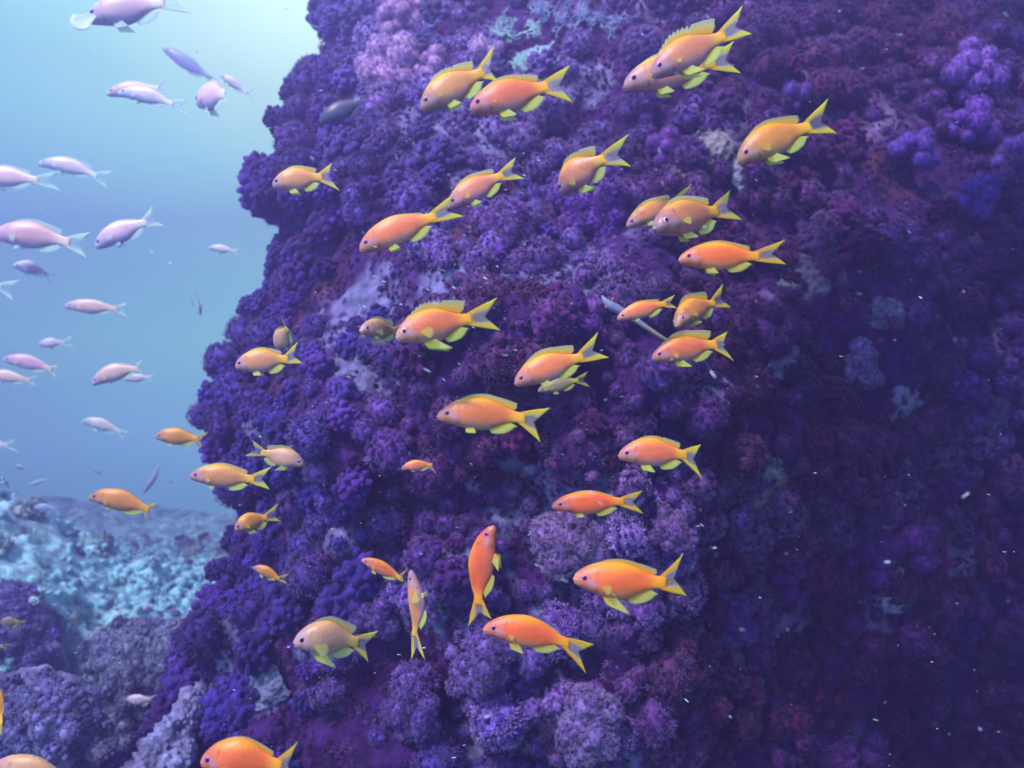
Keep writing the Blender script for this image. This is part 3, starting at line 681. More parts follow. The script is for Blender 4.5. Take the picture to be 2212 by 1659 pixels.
# palettes: back line, flank, belly, head, fin base, fin edge, membrane, tail root
PAL = {
 'orange': ((.95, .36, .03), (.92, .20, .07), (.55, .25, .22), (.62, .20, .13), (.85, .55, .02), (.72, .82, .05), (.74, .66, .56), (.95, .42, .02)),
 'red':    ((.95, .30, .01), (.93, .14, .03), (.70, .22, .10), (.62, .14, .06), (.85, .42, .01), (.70, .66, .02), (.74, .60, .50), (.95, .34, .01)),
 'gold':   ((.92, .42, .04), (.74, .27, .11), (.50, .24, .28), (.46, .21, .22), (.85, .60, .04), (.75, .90, .12), (.74, .70, .66), (.90, .45, .03)),
 'amber':  ((.90, .36, .02), (.72, .26, .05), (.52, .26, .14), (.45, .20, .10), (.80, .55, .02), (.66, .78, .06), (.42, .38, .42), (.90, .45, .02)),
 'tan':    ((.70, .36, .16), (.62, .30, .19), (.58, .32, .28), (.56, .27, .25), (.66, .50, .06), (.62, .72, .14), (.50, .44, .50), (.70, .42, .08)),
 'mauve':  ((.92, .66, .52), (.88, .54, .52), (.52, .42, .66), (.52, .42, .64), (.74, .92, .78), (.76, 1.0, .92), (.60, .84, .90), (.86, .78, .66)),
 'rosy':   ((.96, .62, .38), (.88, .48, .42), (.46, .34, .58), (.52, .36, .54), (.72, .90, .74), (.74, 1.0, .92), (.58, .82, .88), (.90, .70, .54)),
 'white':  ((.92, .78, .84), (.78, .70, .80), (.52, .60, .78), (.50, .62, .80), (.72, .95, .88), (.75, 1.0, .92), (.50, .80, .86), (.85, .88, .86)),
 'ghost':  ((.40, .55, .66), (.36, .48, .66), (.34, .44, .66), (.34, .44, .66), (.46, .72, .76), (.50, .8, .8), (.40, .60, .74), (.42, .6, .7)),  # haze put into the colour, close to that of the water
 'olive':  ((.36, .26, .14), (.34, .24, .12), (.34, .26, .16), (.3, .2, .14), (.48, .42, .03), (.5, .55, .05), (.3, .3, .25), (.45, .36, .04)),
}
S_ = np.array([0, .02, .05, .1, .15, .2, .3, .4, .5, .6, .7, .8, .9, 1.0, 1.07])
TOP = np.array([.0, .135, .205, .280, .330, .37, .438, .475, .490, .46, .385, .285, .195, .155, .15])
BOT = np.array([.0, .105, .155, .212, .262, .31, .382, .440, .475, .455, .365, .240, .165, .145, .14])
WID = np.array([.0, .095, .140, .178, .190, .22, .255, .262, .240, .20, .150, .100, .055, .036, .012])
def fin_solid(name, P_, col, mat, parent, th, uvx, side):
    """P_ (a,b,3) sheet -> thin closed fin with its own thickness; side is the sideways direction"""
    a, b = P_.shape[:2]
    ea = np.minimum(np.minimum(np.arange(a), np.arange(a)[::-1]), 2) / 2.0; eb = np.minimum(np.minimum(np.arange(b), np.arange(b)[::-1]), 2) / 2.0
    T = th * (.25 + .75 * ea[:, None] * eb[None, :])[..., None] * np.asarray(side)
    v = np.concatenate([(P_ + T).reshape(-1, 3), (P_ - T).reshape(-1, 3)]); g = grid_faces(a, b); n = a * b
    idx = np.arange(n).reshape(a, b); ring = np.concatenate([idx[0, :], idx[1:, -1], idx[-1, ::-1][1:], idx[::-1, 0][1:-1]])
    r2 = np.roll(ring, -1); rim = np.stack([ring, ring + n, r2 + n, r2], 1)
    c = np.concatenate([col.reshape(-1, 4)] * 2); uv = np.zeros((2 * n, 3)); uv[:, 0] = np.tile(uvx.reshape(-1), 2)
    return mesh(name, v, [g, g[:, ::-1] + n, rim], mat, c, True, parent, uv)
def mixc(a, b, t): t = np.asarray(t)[..., None]; return np.asarray(a) * (1 - t) + np.asarray(b) * t
def make_fish(Np, Pp, Up, Lp, h, d, pal, label, group=None, yaw=0, roll=0, up=None, bend=0.0, curl=0.0, dors=.14, spiny=False,
              pect=.7, pelv=.8, cat='fish', name='fish', iris=None, deep=1.0, tailw=1.0, pitch=0, big_pect=False):
    soft = .30 if pal in ('mauve', 'rosy') else 0
    pal = PAL[pal]; bk, fl, be, hd, fb, fe, mem, tr = [np.array(c) for c in pal]
    fl, be, hd, bk = [q * (1 - soft) + np.array([.92, .80, .82]) * soft for q in (fl, be, hd, bk)]
    jt = rng.uniform(.84, 1.10) * np.array([1, rng.uniform(.86, 1.10), rng.uniform(.85, 1.2)])
    bk, fl, be, hd = [np.clip(q * jt, 0, .96) for q in (bk, fl, be, hd)]
    Np, Pp, Up, Lp = [np.array([a[0], -a[1]], float) for a in (Np, Pp, Up, Lp)]
    ax = Np - Pp; L = np.linalg.norm(ax); ah = ax / L
    n2 = np.array([-ah[1], ah[0]])
    if up is None: up = (0, 1)
    if n2 @ np.array(up) < 0: n2 = -n2
    cy, sy = math.cos(R(yaw)), math.sin(R(yaw)); unit = K * d
    ex = Vector((cy * ah[0], -sy, cy * ah[1])); ez = Vector((n2[0], 0, n2[1]))
    ez = Matrix.Rotation(R(roll), 3, ex) @ ez; ey = ez.cross(ex)
    mid = (Np + Pp) / 2; org = pt(mid[0], -mid[1], d)
    root = bpy.data.objects.new(name, None); COL.objects.link(root); root.empty_display_size = .02
    m4 = Matrix((ex, ey, ez)).transposed().to_4x4(); m4.translation = Vector(org); root.matrix_world = m4
    tag(root, label, cat, group)
    Lb = L / cy * unit; H = h * unit
    def spine(s):
        s = np.asarray(s, float)
        x = Lb * (.5 - s); z = bend * H * 4 * s * (1 - s); y = curl * H * (s ** 2 - s) * 2.2 * np.where(s > 1, 1.2, 1)
        return x, y, z
    # body
    ns, nc = 44, 36
    s = np.concatenate([np.linspace(0, 1, 16) ** 1.4 * .2, np.linspace(.2, 1.07, 29)[1:]]); ns = len(s)
    sh = s.copy()
    tp = np.interp(sh, S_, TOP) * H; bt = np.interp(sh, S_, BOT) * H; wd = np.interp(sh, S_, WID) * H * 1.02 * deep
    for _ in range(1):
        for arr in (tp, bt, wd): arr[1:-1] = (arr[:-2] + 2 * arr[1:-1] + arr[2:]) / 4
    tp[0] = bt[0] = wd[0] = .03 * H
    th = np.linspace(0, 2 * math.pi, nc, endpoint=False); ct, st_ = np.cos(th), np.sin(th)
    x0, y0, z0 = spine(s)
    hz = np.where(st_[None] > 0, tp[:, None], bt[:, None]) * np.sign(st_)[None] * np.abs(st_[None]) ** .92
    wy = wd[:, None] * np.sign(ct)[None] * np.abs(ct[None]) ** 1.08
    nose = -.05 * H * (1 - sm(s, 0, .22))
    Pb = np.stack([np.repeat(x0[:, None], nc, 1), y0[:, None] + wy, z0[:, None] + nose[:, None] + hz], -1)
    v = Pb.reshape(-1, 3); v = np.concatenate([v, Pb[:1].mean(1), Pb[-1:].mean(1)])
    j = np.arange(nc); n_ = ns * nc
    cap = np.concatenate([np.stack([np.full(nc, n_), (j + 1) % nc, j], 1), np.stack([np.full(nc, n_ + 1), (ns - 1) * nc + j, (ns - 1) * nc + (j + 1) % nc], 1)])
    q = hz / (H * .5); S2 = np.repeat(s[:, None], nc, 1)
    c = mixc(fl, bk, sm(q, .35, .85)); c = mixc(c, be, sm(-q, .12, .75))
    c = mixc(c, hd, 1 - sm(S2 + .10 * q, .14, .34)); c = mixc(c, tr, sm(S2, .80, 1.0))
    c = mixc(c, be * .8 + .1, (1 - sm(S2, .0, .09)) * .7)
    gill = np.exp(-((S2 - (.275 - .05 * q ** 2 * 4 * .25)) / .009) ** 2) * (np.abs(q) < .62); c = c * (1 - .45 * gill[..., None]); cheek = np.exp(-((S2 - .20) / .05) ** 2 - ((q + .12) / .25) ** 2); c = mixc(c, (.62, .36, .42), cheek * .35)
    mouth = np.exp(-((q + .015 + S2 * 1.1) / .018) ** 2) * (S2 < .058) ; c = c * (1 - .6 * mouth[..., None])
    stripe = np.exp(-((q - (.12 - (S2 - .1) * 1.8)) / .06) ** 2) * sm(S2, .11, .13) * (1 - sm(S2, .26, .30)); c = mixc(c, (.62, .30, .60), stripe * .35)
    c = c * (1 + .22 * fbm(np.stack([S2.ravel() * 7, wy.ravel() / H * 5 + d * 9, q.ravel() * 3], 1), 3, 500).reshape(S2.shape))[..., None]
    col = np.concatenate([c.reshape(-1, 3), c[:1, 0], c[-1:, 0]]); col = np.concatenate([np.clip(col, .005, 1), np.ones((len(col), 1))], 1)
    uv = np.stack([S2 * L / max(h, 1) * .42, np.zeros_like(S2), q * .5], -1).reshape(-1, 3); uv = np.concatenate([uv, uv[:1], uv[-1:]])
    mesh('body', v, [grid_faces(ns, nc, True), cap], M_FISH, col, True, root, uv)
    topf = lambda t: np.interp(t, s, tp); botf = lambda t: np.interp(t, s, bt); widf = lambda t: np.interp(t, s, wd)
    # tail
    def loc2(pp):
        o2 = pp - Pp; return np.array([-Lb / 2 + (o2 @ ah) * unit / cy, 0, (o2 @ n2) * unit])
    U, Lo = loc2(Up), loc2(Lp)
    if roll and abs(roll) > 50: 
        dist_ = np.linalg.norm(Up - Pp) * unit; U = np.array([-Lb / 2 - dist_ * .85, 0, dist_ * .42]); Lo = U * np.array([1, 1, -1])
    if U[2] < Lo[2]: U, Lo = Lo, U
    ph = .150 * H
    M_ = (U + Lo) / 2; base = np.array([-Lb / 2, 0, 0]); fork = base + (M_ - base) * .54
    na, nb = 41, 12
    t = np.linspace(-1, 1, na)[:, None]; r = np.linspace(0, 1, nb)[None, :]
    tipU = fork + np.abs(t[..., None]) ** 1.9 * (U - fork); tipL = fork + np.abs(t[..., None]) ** 1.9 * (Lo - fork)
    tip = np.where(t[..., None] > 0, tipU, tipL)
    rt = base + np.stack([.02 * Lb + 0 * t, 0 * t, t * ph], -1)
    Pt = rt * (1 - r[..., None]) + tip * r[..., None]
    span = np.linalg.norm(U - Lo)
    bow = np.sign(t) * np.abs(t) ** 1.5 * np.sin(r * math.pi) * span * (-.045)
    curlup = np.sign(t) * np.abs(t) ** 4 * sm(r, .75, 1.0) * span * .03
    Pt[..., 2] += bow * -.9 + curlup
    Pt[..., 0] += -np.abs(t) ** 1.5 * np.sin(r * math.pi) * span * .05
    sv = 1 + (-(Pt[..., 0]) - Lb / 2) / Lb
    Pt[..., 1] += np.where(sv > .95, curl * H * (sv ** 2 - sv) * 2.2, 0)
    edge = sm(np.abs(t), .46, .84) + 0 * r; rootm = 1 - sm(r + 0 * t, .08, .42)
    solid = np.clip(edge + rootm, 0, 1)
    c = mixc(mem, mixc(fb, fe, sm(r + 0 * t, .35, .95) * (.4 + .6 * sm(np.abs(t), .8, 1))), solid); c = mixc(c, tr, (1 - sm(r + 0 * t, .0, .3)))
    al = .20 + .80 * solid
    fin_solid('tail_fin', Pt, np.concatenate([c, al[..., None]], -1), M_FIN, root, .010 * H, t + 0 * r, (0, 1, 0))
    # dorsal
    na, nb = 61, 7
    sd = np.linspace(.20, .92, na)[:, None]; r = np.linspace(0, 1, nb)[None, :]; tt = (sd - .20) / .72
    hp = dors * .88 * H * (.35 + .65 * sm(tt, 0, .30)) * (1 - .05 * np.sin(tt * 9)) * (1 - sm(tt, .93, 1.0) * .55) * (1 + .30 * sm(tt, .60, .86))
    if spiny:
        saw = 1 - .30 * np.abs((tt * 13) % 1 - .5) * 2 * (tt < .62); hp = hp * saw * (1 + .15 * (1 - sm(tt, .1, .6)))
    x0, y0, z0 = spine(sd); sweep = (.35 + .9 * tt ** 2) * hp
    Pd = np.stack([x0 - sweep * r, y0 + 0 * r, z0 + topf(sd) * .93 + nose[0] * 0 + hp * r + 0 * r], -1)
    c = mixc(mixc(bk, fb, .6), mixc(mem, fe, .45), sm(r + 0 * sd, .25, .95)); al = .95 - .52 * sm(r + 0 * sd, .3, .9)
    fin_solid('dorsal_fin', Pd, np.concatenate([c, al[..., None]], -1), M_FIN, root, .008 * H, tt * 1.6 + 0 * r, (0, 1, 0))
    # anal
    na, nb = 25, 7
    sd = np.linspace(.62, .88, na)[:, None]; tt = (sd - .62) / .26
    hp = .235 * H * (.45 + .55 * np.sin(np.clip(tt * 1.15, 0, 1) * math.pi * .75 + .3)); x0, y0, z0 = spine(sd)
    Pa = np.stack([x0 - hp * r * (.75 + .7 * tt), y0 + 0 * r, z0 - botf(sd) * .92 - hp * r * (1 - .25 * tt)], -1)
    c = mixc(fb, fe * .8 + .16, sm(r + 0 * sd, .0, .7)); al = .88 - .30 * r + 0 * sd
    fin_solid('anal_fin', Pa, np.concatenate([c, al[..., None]], -1), M_FIN, root, .012 * H, tt * .8 + 0 * r, (0, 1, 0))
    # paired fins
    x, y, z = spine(.36)
    for sg in (1, -1):
        if pelv > 0:
            na = 11; t = np.linspace(-1, 1, na)[:, None]; Lp_ = .56 * H * pelv
            rr = r * (1 - .55 * np.abs(t) ** 1.4); wv = t * (.050 + .10 * np.sin(r * math.pi * .8)) * H
            Pp_ = np.stack([x - rr * Lp_ * .84 - wv * .55, y + sg * (.09 * H + rr * Lp_ * .22), z - botf(.36) * .88 - rr * Lp_ * .50 + wv * .8], -1)
            c = mixc(fb, fe * .8 + .16, sm(r + 0 * t, .0, .7)); al = .84 - .34 * r + 0 * t
            fin_solid('pelvic_fin', Pp_, np.concatenate([c, al[..., None]], -1), M_FIN, root, .010 * H, t * .4 + 0 * r, (.3, .7 * sg, -.5))
        if pect > 0:
            xq, yq, zq = spine(.30); na = 17; t = np.linspace(-1, 1, na)[:, None]; Lq = .40 * H * pect
            spread = .50 if not big_pect else .85
            ang_ = t * spread; rr = r * (1 - .18 * t ** 2)
            dx = -np.cos(ang_ + .25); dz = -np.sin(ang_ + .25)
            if big_pect:
                if sg * float(ey.y) > 0: continue
                xq, yq, zq = spine(.20); Lq = .80 * H; dx = np.cos(ang_ * .62 - .62); dz = np.sin(ang_ * .62 - .62); rr = r * (1 - .25 * t ** 2)
            Pq = np.stack([xq + dx * rr * Lq * .92, yq + sg * (widf(.30) * .95 + rr * Lq * (.34 if not big_pect else .5)), zq - .10 * H + dz * rr * Lq], -1)
            c = mixc(fb, mixc(fe, mem, .3), r + 0 * t) * .95; al = .56 - .22 * r + 0 * t
            if big_pect: al = .95 + 0 * al; c = mixc(fe, (.9, 1, .95), .6 + 0 * al)
            fin_solid('pectoral_fin', Pq, np.concatenate([c, al[..., None]], -1), M_FIN, root, .006 * H, t * .5 + 0 * r, (.2, .95 * sg, 0))
        # eye
        se = .125; xe, ye, ze = spine(se); er = .080 * H
        ev, ef = ICO3
        off = np.array([float(xe), float(ye) + sg * float(widf(se)) * .90, float(ze) + .055 * H])
        im = (M_IRISW if iris else None) or (M_IRIS if pal[7][0] > .8 and pal[2][2] < .4 else M_IRISG)
        e = mesh('eye', ev * er * np.array([1, .42, 1]), ef, im, None, True, root); e.location = off
        p = mesh('pupil', ev * er * np.array([.74, .32, .74]), ef, M_PUP, None, True, e); p.location = (er * .06, sg * er * .19, er * .02)
    return root
CR = {'c0': 0.0, 'c1': 553.0, 'c2': 1071.4, 'c3': 1607.0}; RW = {'r0': 0.0, 'r1': 414.7, 'r2': 829.4, 'r3': 1205.3}
def F(crop, n, p, u, l, h, tier, pal, label, d=None, **kw):
    """fish measured on an enlarged quarter of the photograph: nose, tail root, upper and lower tail tips, body depth"""
    ox, oy = CR[crop[:2]], RW[crop[2:]]; f = lambda a: (ox + a[0] * .2734, oy + a[1] * .2734)
    n, p, u, l = f(n), f(p), f(u), f(l); L = math.hypot(n[0] - p[0], n[1] - p[1]) / math.cos(R(kw.get('yaw', 0)))
    if d is None:
        if tier == 'w': d = min(max(.86 * (150 / L) ** .5, .6), 1.35)
        elif tier == 'l': d = min(max(1.55 * (130 / L) ** .6, 1.2), 3.0)
        else: d = 4.0
    if tier == 'l': d *= 1.38
    grp = {'w': 'orange fish swimming in front of the reef wall', 'l': 'pale fish swimming in open water left of the reef', 'g': 'faint fish far off in the hazy water'}[tier]
    return make_fish(n, p, u, l, h * .2734, d, pal, label, grp, **kw)

# --- in front of the reef, top to bottom
F('c2r0', (1225, 590), (1775, 295), (1955, 45), (2022, 262), 285, 'w', 'gold', 'upper right gold fish with raised spiny back fin, overlapping a second fish', d=.80, dors=.30, spiny=True, pelv=1.1, pect=.5, bend=.04)
F('c2r0', (1003, 680), (1690, 500), (1885, 328), (1938, 575), 300, 'w', 'gold', 'gold fish half hidden behind the spiny finned one at upper right', d=.90, dors=.12, bend=.05, pect=.4)
F('c1r0', (1300, 855), (1770, 580), (1888, 362), (1905, 640), 265, 'w', 'gold', 'paler gold left fish of the top pair, its tail raised before the lilac coral', d=.86, dors=.20, spiny=True, bend=.05, pect=.3)
F('c1r0', (1688, 860), (2275, 690), (2486, 520), (2502, 805), 285, 'w', 'orange', 'orange right fish of the top pair, nose at its partner’s tail', d=.80, dors=.15, bend=.03, pelv=.9, pect=.3)
F('c1r0', (128, 1460), (498, 1400), (600, 1293), (665, 1505), 195, 'w', 'gold', 'small gold fish at the reef edge above the jutting indigo coral', dors=.14, bend=.05, pect=.3)
F('c1r0', (1515, 1635), (1925, 1395), (2055, 1245), (2125, 1410), 205, 'w', 'gold', 'gold fish whose nose touches the tail of the long orange fish', d=.98, dors=.16, bend=.06)
F('c3r0', (-55, 1270), (490, 1010), (670, 783), (735, 1048), 280, 'w', 'amber', 'dusky orange fish with deep forked tail in front of the whitish sponge', dors=.17, bend=.08, pelv=1.1)
F('c2r0', (508, 1490), (820, 1300), (1010, 1155), (1032, 1372), 262, 'w', 'gold', 'short looking gold fish diving away from view, over the bushy purple coral', yaw=-32, dors=.20, spiny=True, bend=.10, pect=.8, pelv=1.0, deep=1.25)
F('c2r1', (1028, 270), (1410, 75), (1555, -65), (1500, 110), 165, 'w', 'gold', 'smaller gold fish partly hidden behind the fish turning its face to us', d=.98, dors=.18, bend=.06, pect=0)
F('c2r1', (1215, 315), (1770, 118), (1935, -82), (2036, 152), 300, 'w', 'gold', 'big pinkish gold fish turning its face towards the viewer at upper right', d=.84, yaw=28, dors=.17, bend=.03, deep=1.35, iris='W')
F('c2r1', (1440, 530), (2045, 508), (2290, 380), (2296, 568), 232, 'w', 'red', 'reddest fish, swimming level below the pinkish one that faces us', dors=.12, bend=.03, pect=0, pelv=.8)
F('c2r1', (955, 1000), (1320, 885), (1415, 815), (1435, 920), 138, 'w', 'orange', 'little orange fish crossing in front of the slender grey fish', dors=.12, bend=.03, pect=0, pelv=.5)
F('c2r1', (1385, 1065), (1750, 865), (1875, 692), (1930, 884), 200, 'w', 'amber', 'amber fish pitched head down with a silver rimmed eye, turning to us', d=.96, yaw=34, dors=.24, bend=.16, deep=1.3, iris='W', pelv=.7)
F('c2r1', (1228, 1310), (1715, 1205), (1830, 1108), (1880, 1334), 215, 'w', 'orange', 'orange fish with dark raised back fin just below the one pitched head down', d=1.06, dors=.26, bend=.05, pelv=1.1)
F('c2r1', (143, 1512), (655, 1312), (810, 1110), (893, 1303), 232, 'w', 'orange', 'bright orange fish with a ringed magenta eye, hiding a small olive fish', d=.84, dors=.22, bend=.08, pect=0)
F('c2r1', (330, 1570), (632, 1490), (728, 1420), (745, 1542), 110, 'w', 'olive', 'small olive yellow fish half hidden under the bright magenta eyed fish', d=.98, dors=.10, pelv=.9)
F('c1r1', (815, 455), (1385, 205), (1565, 18), (1642, 188), 250, 'w', 'orange', 'long smooth orange fish high on the reef, its tail meeting a gold fish', d=.82, dors=.05, bend=.07, pect=0, pelv=.7)
F('c1r1', (1112, 1150), (1665, 1000), (1908, 822), (1930, 1080), 285, 'w', 'orange', 'big orange fish with tall spiny back fin and silver rimmed eye, centre left', d=.74, yaw=14, dors=.27, spiny=True, bend=.05, pelv=1.4, pect=1.05, iris='W')
F('c1r1', (850, 1100), (1075, 1085), (1148, 1015), (1128, 1152), 175, 'w', 'tan', 'small tan fish facing us, right before the nose of the big spiny fish', yaw=50, d=.98, dors=.14, bend=.05, deep=1.25, pelv=1.2, pect=1.0)
F('c1r1', (-165, 1372), (228, 1322), (330, 1186), (366, 1350), 200, 'w', 'gold', 'gold fish at the left reef edge just below a tail on olive one', d=1.02, dors=.11, bend=.05, pelv=.7, pect=0)
F('c1r1', (135, 1225), (282, 1095), (256, 1000), (345, 1160), 165, 'w', 'tan', 'olive tan fish swimming away from view above the gold fish at the edge', yaw=-52, d=1.2, dors=.10, deep=1.1)
F('c0r2', (1228, 412), (1548, 432), (1648, 383), (1592, 498), 140, 'w', 'amber', 'small russet fish against open water just left of the reef edge', d=1.7, dors=.06, bend=.05, pect=0, pelv=.5)
F('c0r2', (1500, 722), (1980, 752), (2147, 656), (2132, 830), 192, 'w', 'gold', 'long yellow orange fish half over open water, below the right facing one', d=1.05, dors=.12, bend=.04, pect=.6, pelv=.4)
F('c1r2', (382, 632), (62, 545), (-28, 448), (-90, 566), 160, 'w', 'tan', 'only fish facing right, a pinkish tan one left of the small bright orange fish', dors=.16, bend=.04, pelv=1.1, pect=0)
F('c0r2', (703, 888), (1155, 985), (1243, 944), (1140, 1098), 175, 'w', 'amber', 'orange fish alone over the hazy sea bed at the left', d=1.6, dors=.05, bend=.12, pelv=.3)
F('c0r2', (1872, 1135), (2078, 1065), (2168, 962), (2188, 1102), 155, 'w', 'amber', 'small amber fish nosing the reef edge under the long yellow orange one', yaw=25, d=1.25, dors=.05, bend=.05, deep=1.2)
F('c0r2', (2000, 1447), (2195, 1535), (2282, 1502), (2268, 1578), 88, 'w', 'amber', 'tiny golden fish diving left at the reef edge near the bottom', d=1.5, dors=.07, bend=.10)
F('c1r2', (1148, 668), (1372, 640), (1395, 632), (1433, 718), 88, 'w', 'orange', 'tiny bright orange fish alone in the dark middle of the reef', d=1.35, dors=.05, bend=.12, pelv=.5)
F('c1r2', (1433, 248), (2085, 268), (2326, 196), (2250, 458), 270, 'w', 'orange', 'large orange fish in the very middle with a pale chin', d=.78, dors=.17, bend=.07, pect=0, pelv=.6)
F('c2r2', (965, 560), (1478, 560), (1620, 485), (1632, 750), 240, 'w', 'orange', 'orange fish with a serrated back fin, right of centre', d=.86, dors=.14, spiny=True, bend=.07, pelv=.9, pect=0)
F('c2r2', (440, 962), (980, 930), (1162, 845), (1168, 1024), 198, 'w', 'red', 'slim deep orange fish swimming level above the white polyp mound', d=.88, dors=.06, bend=.03, pect=0, pelv=.6)
F('c1r2', (833, 1385), (1130, 1530), (1208, 1440), (1165, 1560), 112, 'w', 'orange', 'small orange fish diving towards the fish that points straight up', d=1.15, dors=.05, bend=.06, pelv=.7)
F('c1r3', (1218, 95), (1252, 590), (1343, 795), (1226, 808), 150, 'w', 'gold', 'slim pinkish fish pointing straight up with both side fins spread', d=1.02, up=(-1, 0), roll=-22, dors=.03, bend=-.28, pect=1.7, pelv=.5)
F('c1r2', (1868, 1115), (1758, 1705), (1862, 1850), (1680, 1922), 225, 'w', 'red', 'large red orange fish pointing straight up, beside the orange diver', d=.86, up=(-1, 0), roll=-12, dors=.03, bend=.13, pect=0, pelv=1.1)
F('c1r3', (318, 628), (765, 690), (945, 626), (868, 864), 285, 'w', 'tan', 'deep bodied tan fish with a peaked back fin near the bottom', d=.84, yaw=18, dors=.17, bend=.10, pelv=1.3, pect=1.2, deep=1.15)
F('c1r3', (1795, 552), (2436, 665), (2672, 690), (2612, 912), 258, 'w', 'red', 'large orange fish angled down to the right at bottom centre', d=.80, dors=.05, bend=.12, pelv=.9, pect=.6)
F('c2r3', (610, 150), (1300, 195), (1480, -32), (1508, 292), 310, 'w', 'red', 'largest deep orange fish, lower right of centre, with drooping green fins', d=.72, dors=.13, bend=-.03, pelv=1.4, pect=.8, deep=1.1)
F('c0r3', (1588, 1592), (2190, 1640), (2350, 1462), (2330, 1780), 335, 'w', 'red', 'orange fish cut off by the bottom edge, left of centre', d=.66, dors=.08, bend=.10)
F('c0r3', (-60, 1640), (520, 1800), (660, 1730), (600, 1880), 270, 'w', 'tan', 'brownish gold fish cut off in the bottom left corner', d=.80, dors=.08, bend=.10)
F('c0r3', (-190, 1120), (62, 1262), (92, 1340), (38, 1442), 210, 'w', 'amber', 'orange brown fish at the left edge with its thin tail hanging down', d=1.1, yaw=-30, dors=.06, bend=.22, deep=1.1)
# --- open water at the left
F('c0r0', (690, 150), (1262, 25), (1500, -95), (1515, 104), 270, 'l', 'mauve', 'large mauve fish cut by the top edge, a round pale side fin thrust forward', d=1.25, dors=.10, bend=.05, pect=1.1, big_pect=True, pelv=.9)
F('c0r0', (1288, 378), (1640, 600), (1720, 640), (1700, 690), 115, 'g', 'ghost', 'blurred shadow of a slim fish above the upright finned mauve one', d=5.2, dors=.03, pelv=0, pect=0)
F('c0r0', (930, 735), (1342, 815), (1478, 788), (1508, 930), 135, 'l', 'white', 'whitish fish in front of another at upper left, tail deeply forked', d=1.55, dors=.12, bend=.18, pelv=.5)
F('c0r0', (843, 742), (1235, 700), (1312, 606), (1340, 745), 135, 'l', 'mauve', 'greyish fish behind the whitish one at upper left, snout poking out', d=1.85, dors=.06, bend=.10, pelv=0, pect=0)
F('c0r0', (1522, 772), (1812, 790), (1820, 660), (1862, 890), 235, 'l', 'mauve', 'stubby mauve fish with yellow back turning away, near the bright water', d=1.45, yaw=-40, dors=.14, bend=.08, pelv=1.0, deep=1.1)
F('c0r0', (1740, 588), (1938, 728), (2018, 680), (2004, 802), 78, 'l', 'white', 'small white fish touching the stubby mauve one near the bright water', d=1.7, dors=.05, bend=.08, pelv=.6)
F('c0r0', (303, 1292), (742, 1382), (905, 1354), (852, 1496), 128, 'l', 'white', 'arched whitish fish behind the tail of the one cut by the left edge', d=1.75, dors=.18, bend=.22, pelv=.8)
F('c0r0', (-210, 1400), (272, 1420), (452, 1358), (492, 1512), 170, 'l', 'mauve', 'pinkish fish cut by the left edge, overlapping the arched whitish one', d=1.5, dors=.13, bend=.08, pelv=.9)
F('c0r1', (-70, 335), (515, 392), (722, 322), (692, 522), 222, 'l', 'rosy', 'large rosy fish at the left edge with a yellow line along its back', d=1.3, dors=.15, bend=.10, pect=.9, pelv=.5)
F('c0r1', (755, 435), (1132, 245), (1207, 116), (1304, 268), 185, 'l', 'mauve', 'purple bellied fish tilted head down, right of the large rosy one', d=1.5, dors=.06, bend=.10, pect=.7, pelv=.6)
F('c0r1', (1645, 442), (1852, 470), (1893, 438), (1888, 516), 68, 'l', 'white', 'small white fish alone near the reef edge, level with the rosy one', d=1.9, dors=.08, bend=.10)
F('c0r1', (143, 592), (315, 632), (384, 638), (340, 722), 110, 'l', 'white', 'small hunched white fish turning, below the large rosy one', d=2.0, yaw=35, dors=.06, bend=.15, pelv=1.0)
F('c0r1', (-420, 735), (-15, 745), (162, 698), (112, 866), 140, 'l', 'white', 'fish whose forked tail alone shows at the left edge', d=1.6, dors=.1)
F('c0r1', (508, 900), (902, 922), (1020, 874), (1006, 992), 120, 'l', 'rosy', 'slim pinkish fish swimming level in open water, middle left', d=1.75, dors=.05, bend=.05, pelv=0)
F('c0r1', (303, 1208), (492, 1190), (572, 1138), (582, 1222), 84, 'l', 'white', 'short plump white fish above the two slanting rosy ones', d=2.0, dors=.05, bend=.06)
F('c0r1', (20, 1322), (388, 1395), (468, 1370), (452, 1482), 118, 'l', 'rosy', 'slanting rosy fish at the left, upper one of two close together', d=1.75, dors=.08, bend=.14, pelv=0)
F('c0r1', (-130, 1440), (215, 1488), (296, 1450), (282, 1537), 98, 'l', 'rosy', 'slanting rosy fish cut by the left edge, lower one of two', d=1.9, dors=.07, bend=.10)
F('c0r1', (726, 1515), (1072, 1398), (1132, 1318), (1120, 1432), 145, 'l', 'rosy', 'brownish pink fish tilted head down with a smaller one at its tail', d=1.6, dors=.08, bend=.18, pelv=.3)
F('c0r1', (960, 1478), (1178, 1465), (1218, 1434), (1212, 1512), 68, 'l', 'white', 'small white fish behind the tail of the brownish pink one', d=1.9, dors=.05, pelv=.8)
F('c0r1', (1584, 972), (1562, 838), (1560, 765), (1545, 768), 52, 'l', 'white', 'thin white fish hanging head down with side fins spread like an anchor', d=1.9, up=(-1, 0), roll=78, dors=.05, pect=5, pelv=0, deep=1.2)
F('c0r2', (645, 290), (935, 372), (1025, 382), (978, 448), 98, 'l', 'white', 'white fish above the orange one that swims over the sea bed', d=1.9, dors=.07, bend=.14, pelv=1.0)
F('c0r2', (265, 975), (432, 985), (478, 968), (472, 1012), 62, 'g', 'ghost', 'faint blue fish skimming the top of the pale slope', d=2.9, dors=.06, bend=.08)
F('c0r2', (222, 803), (368, 752), (408, 734), (400, 756), 36, 'g', 'ghost', 'faint slender fish hovering just over the hill at the left', d=2.9, dors=.05)
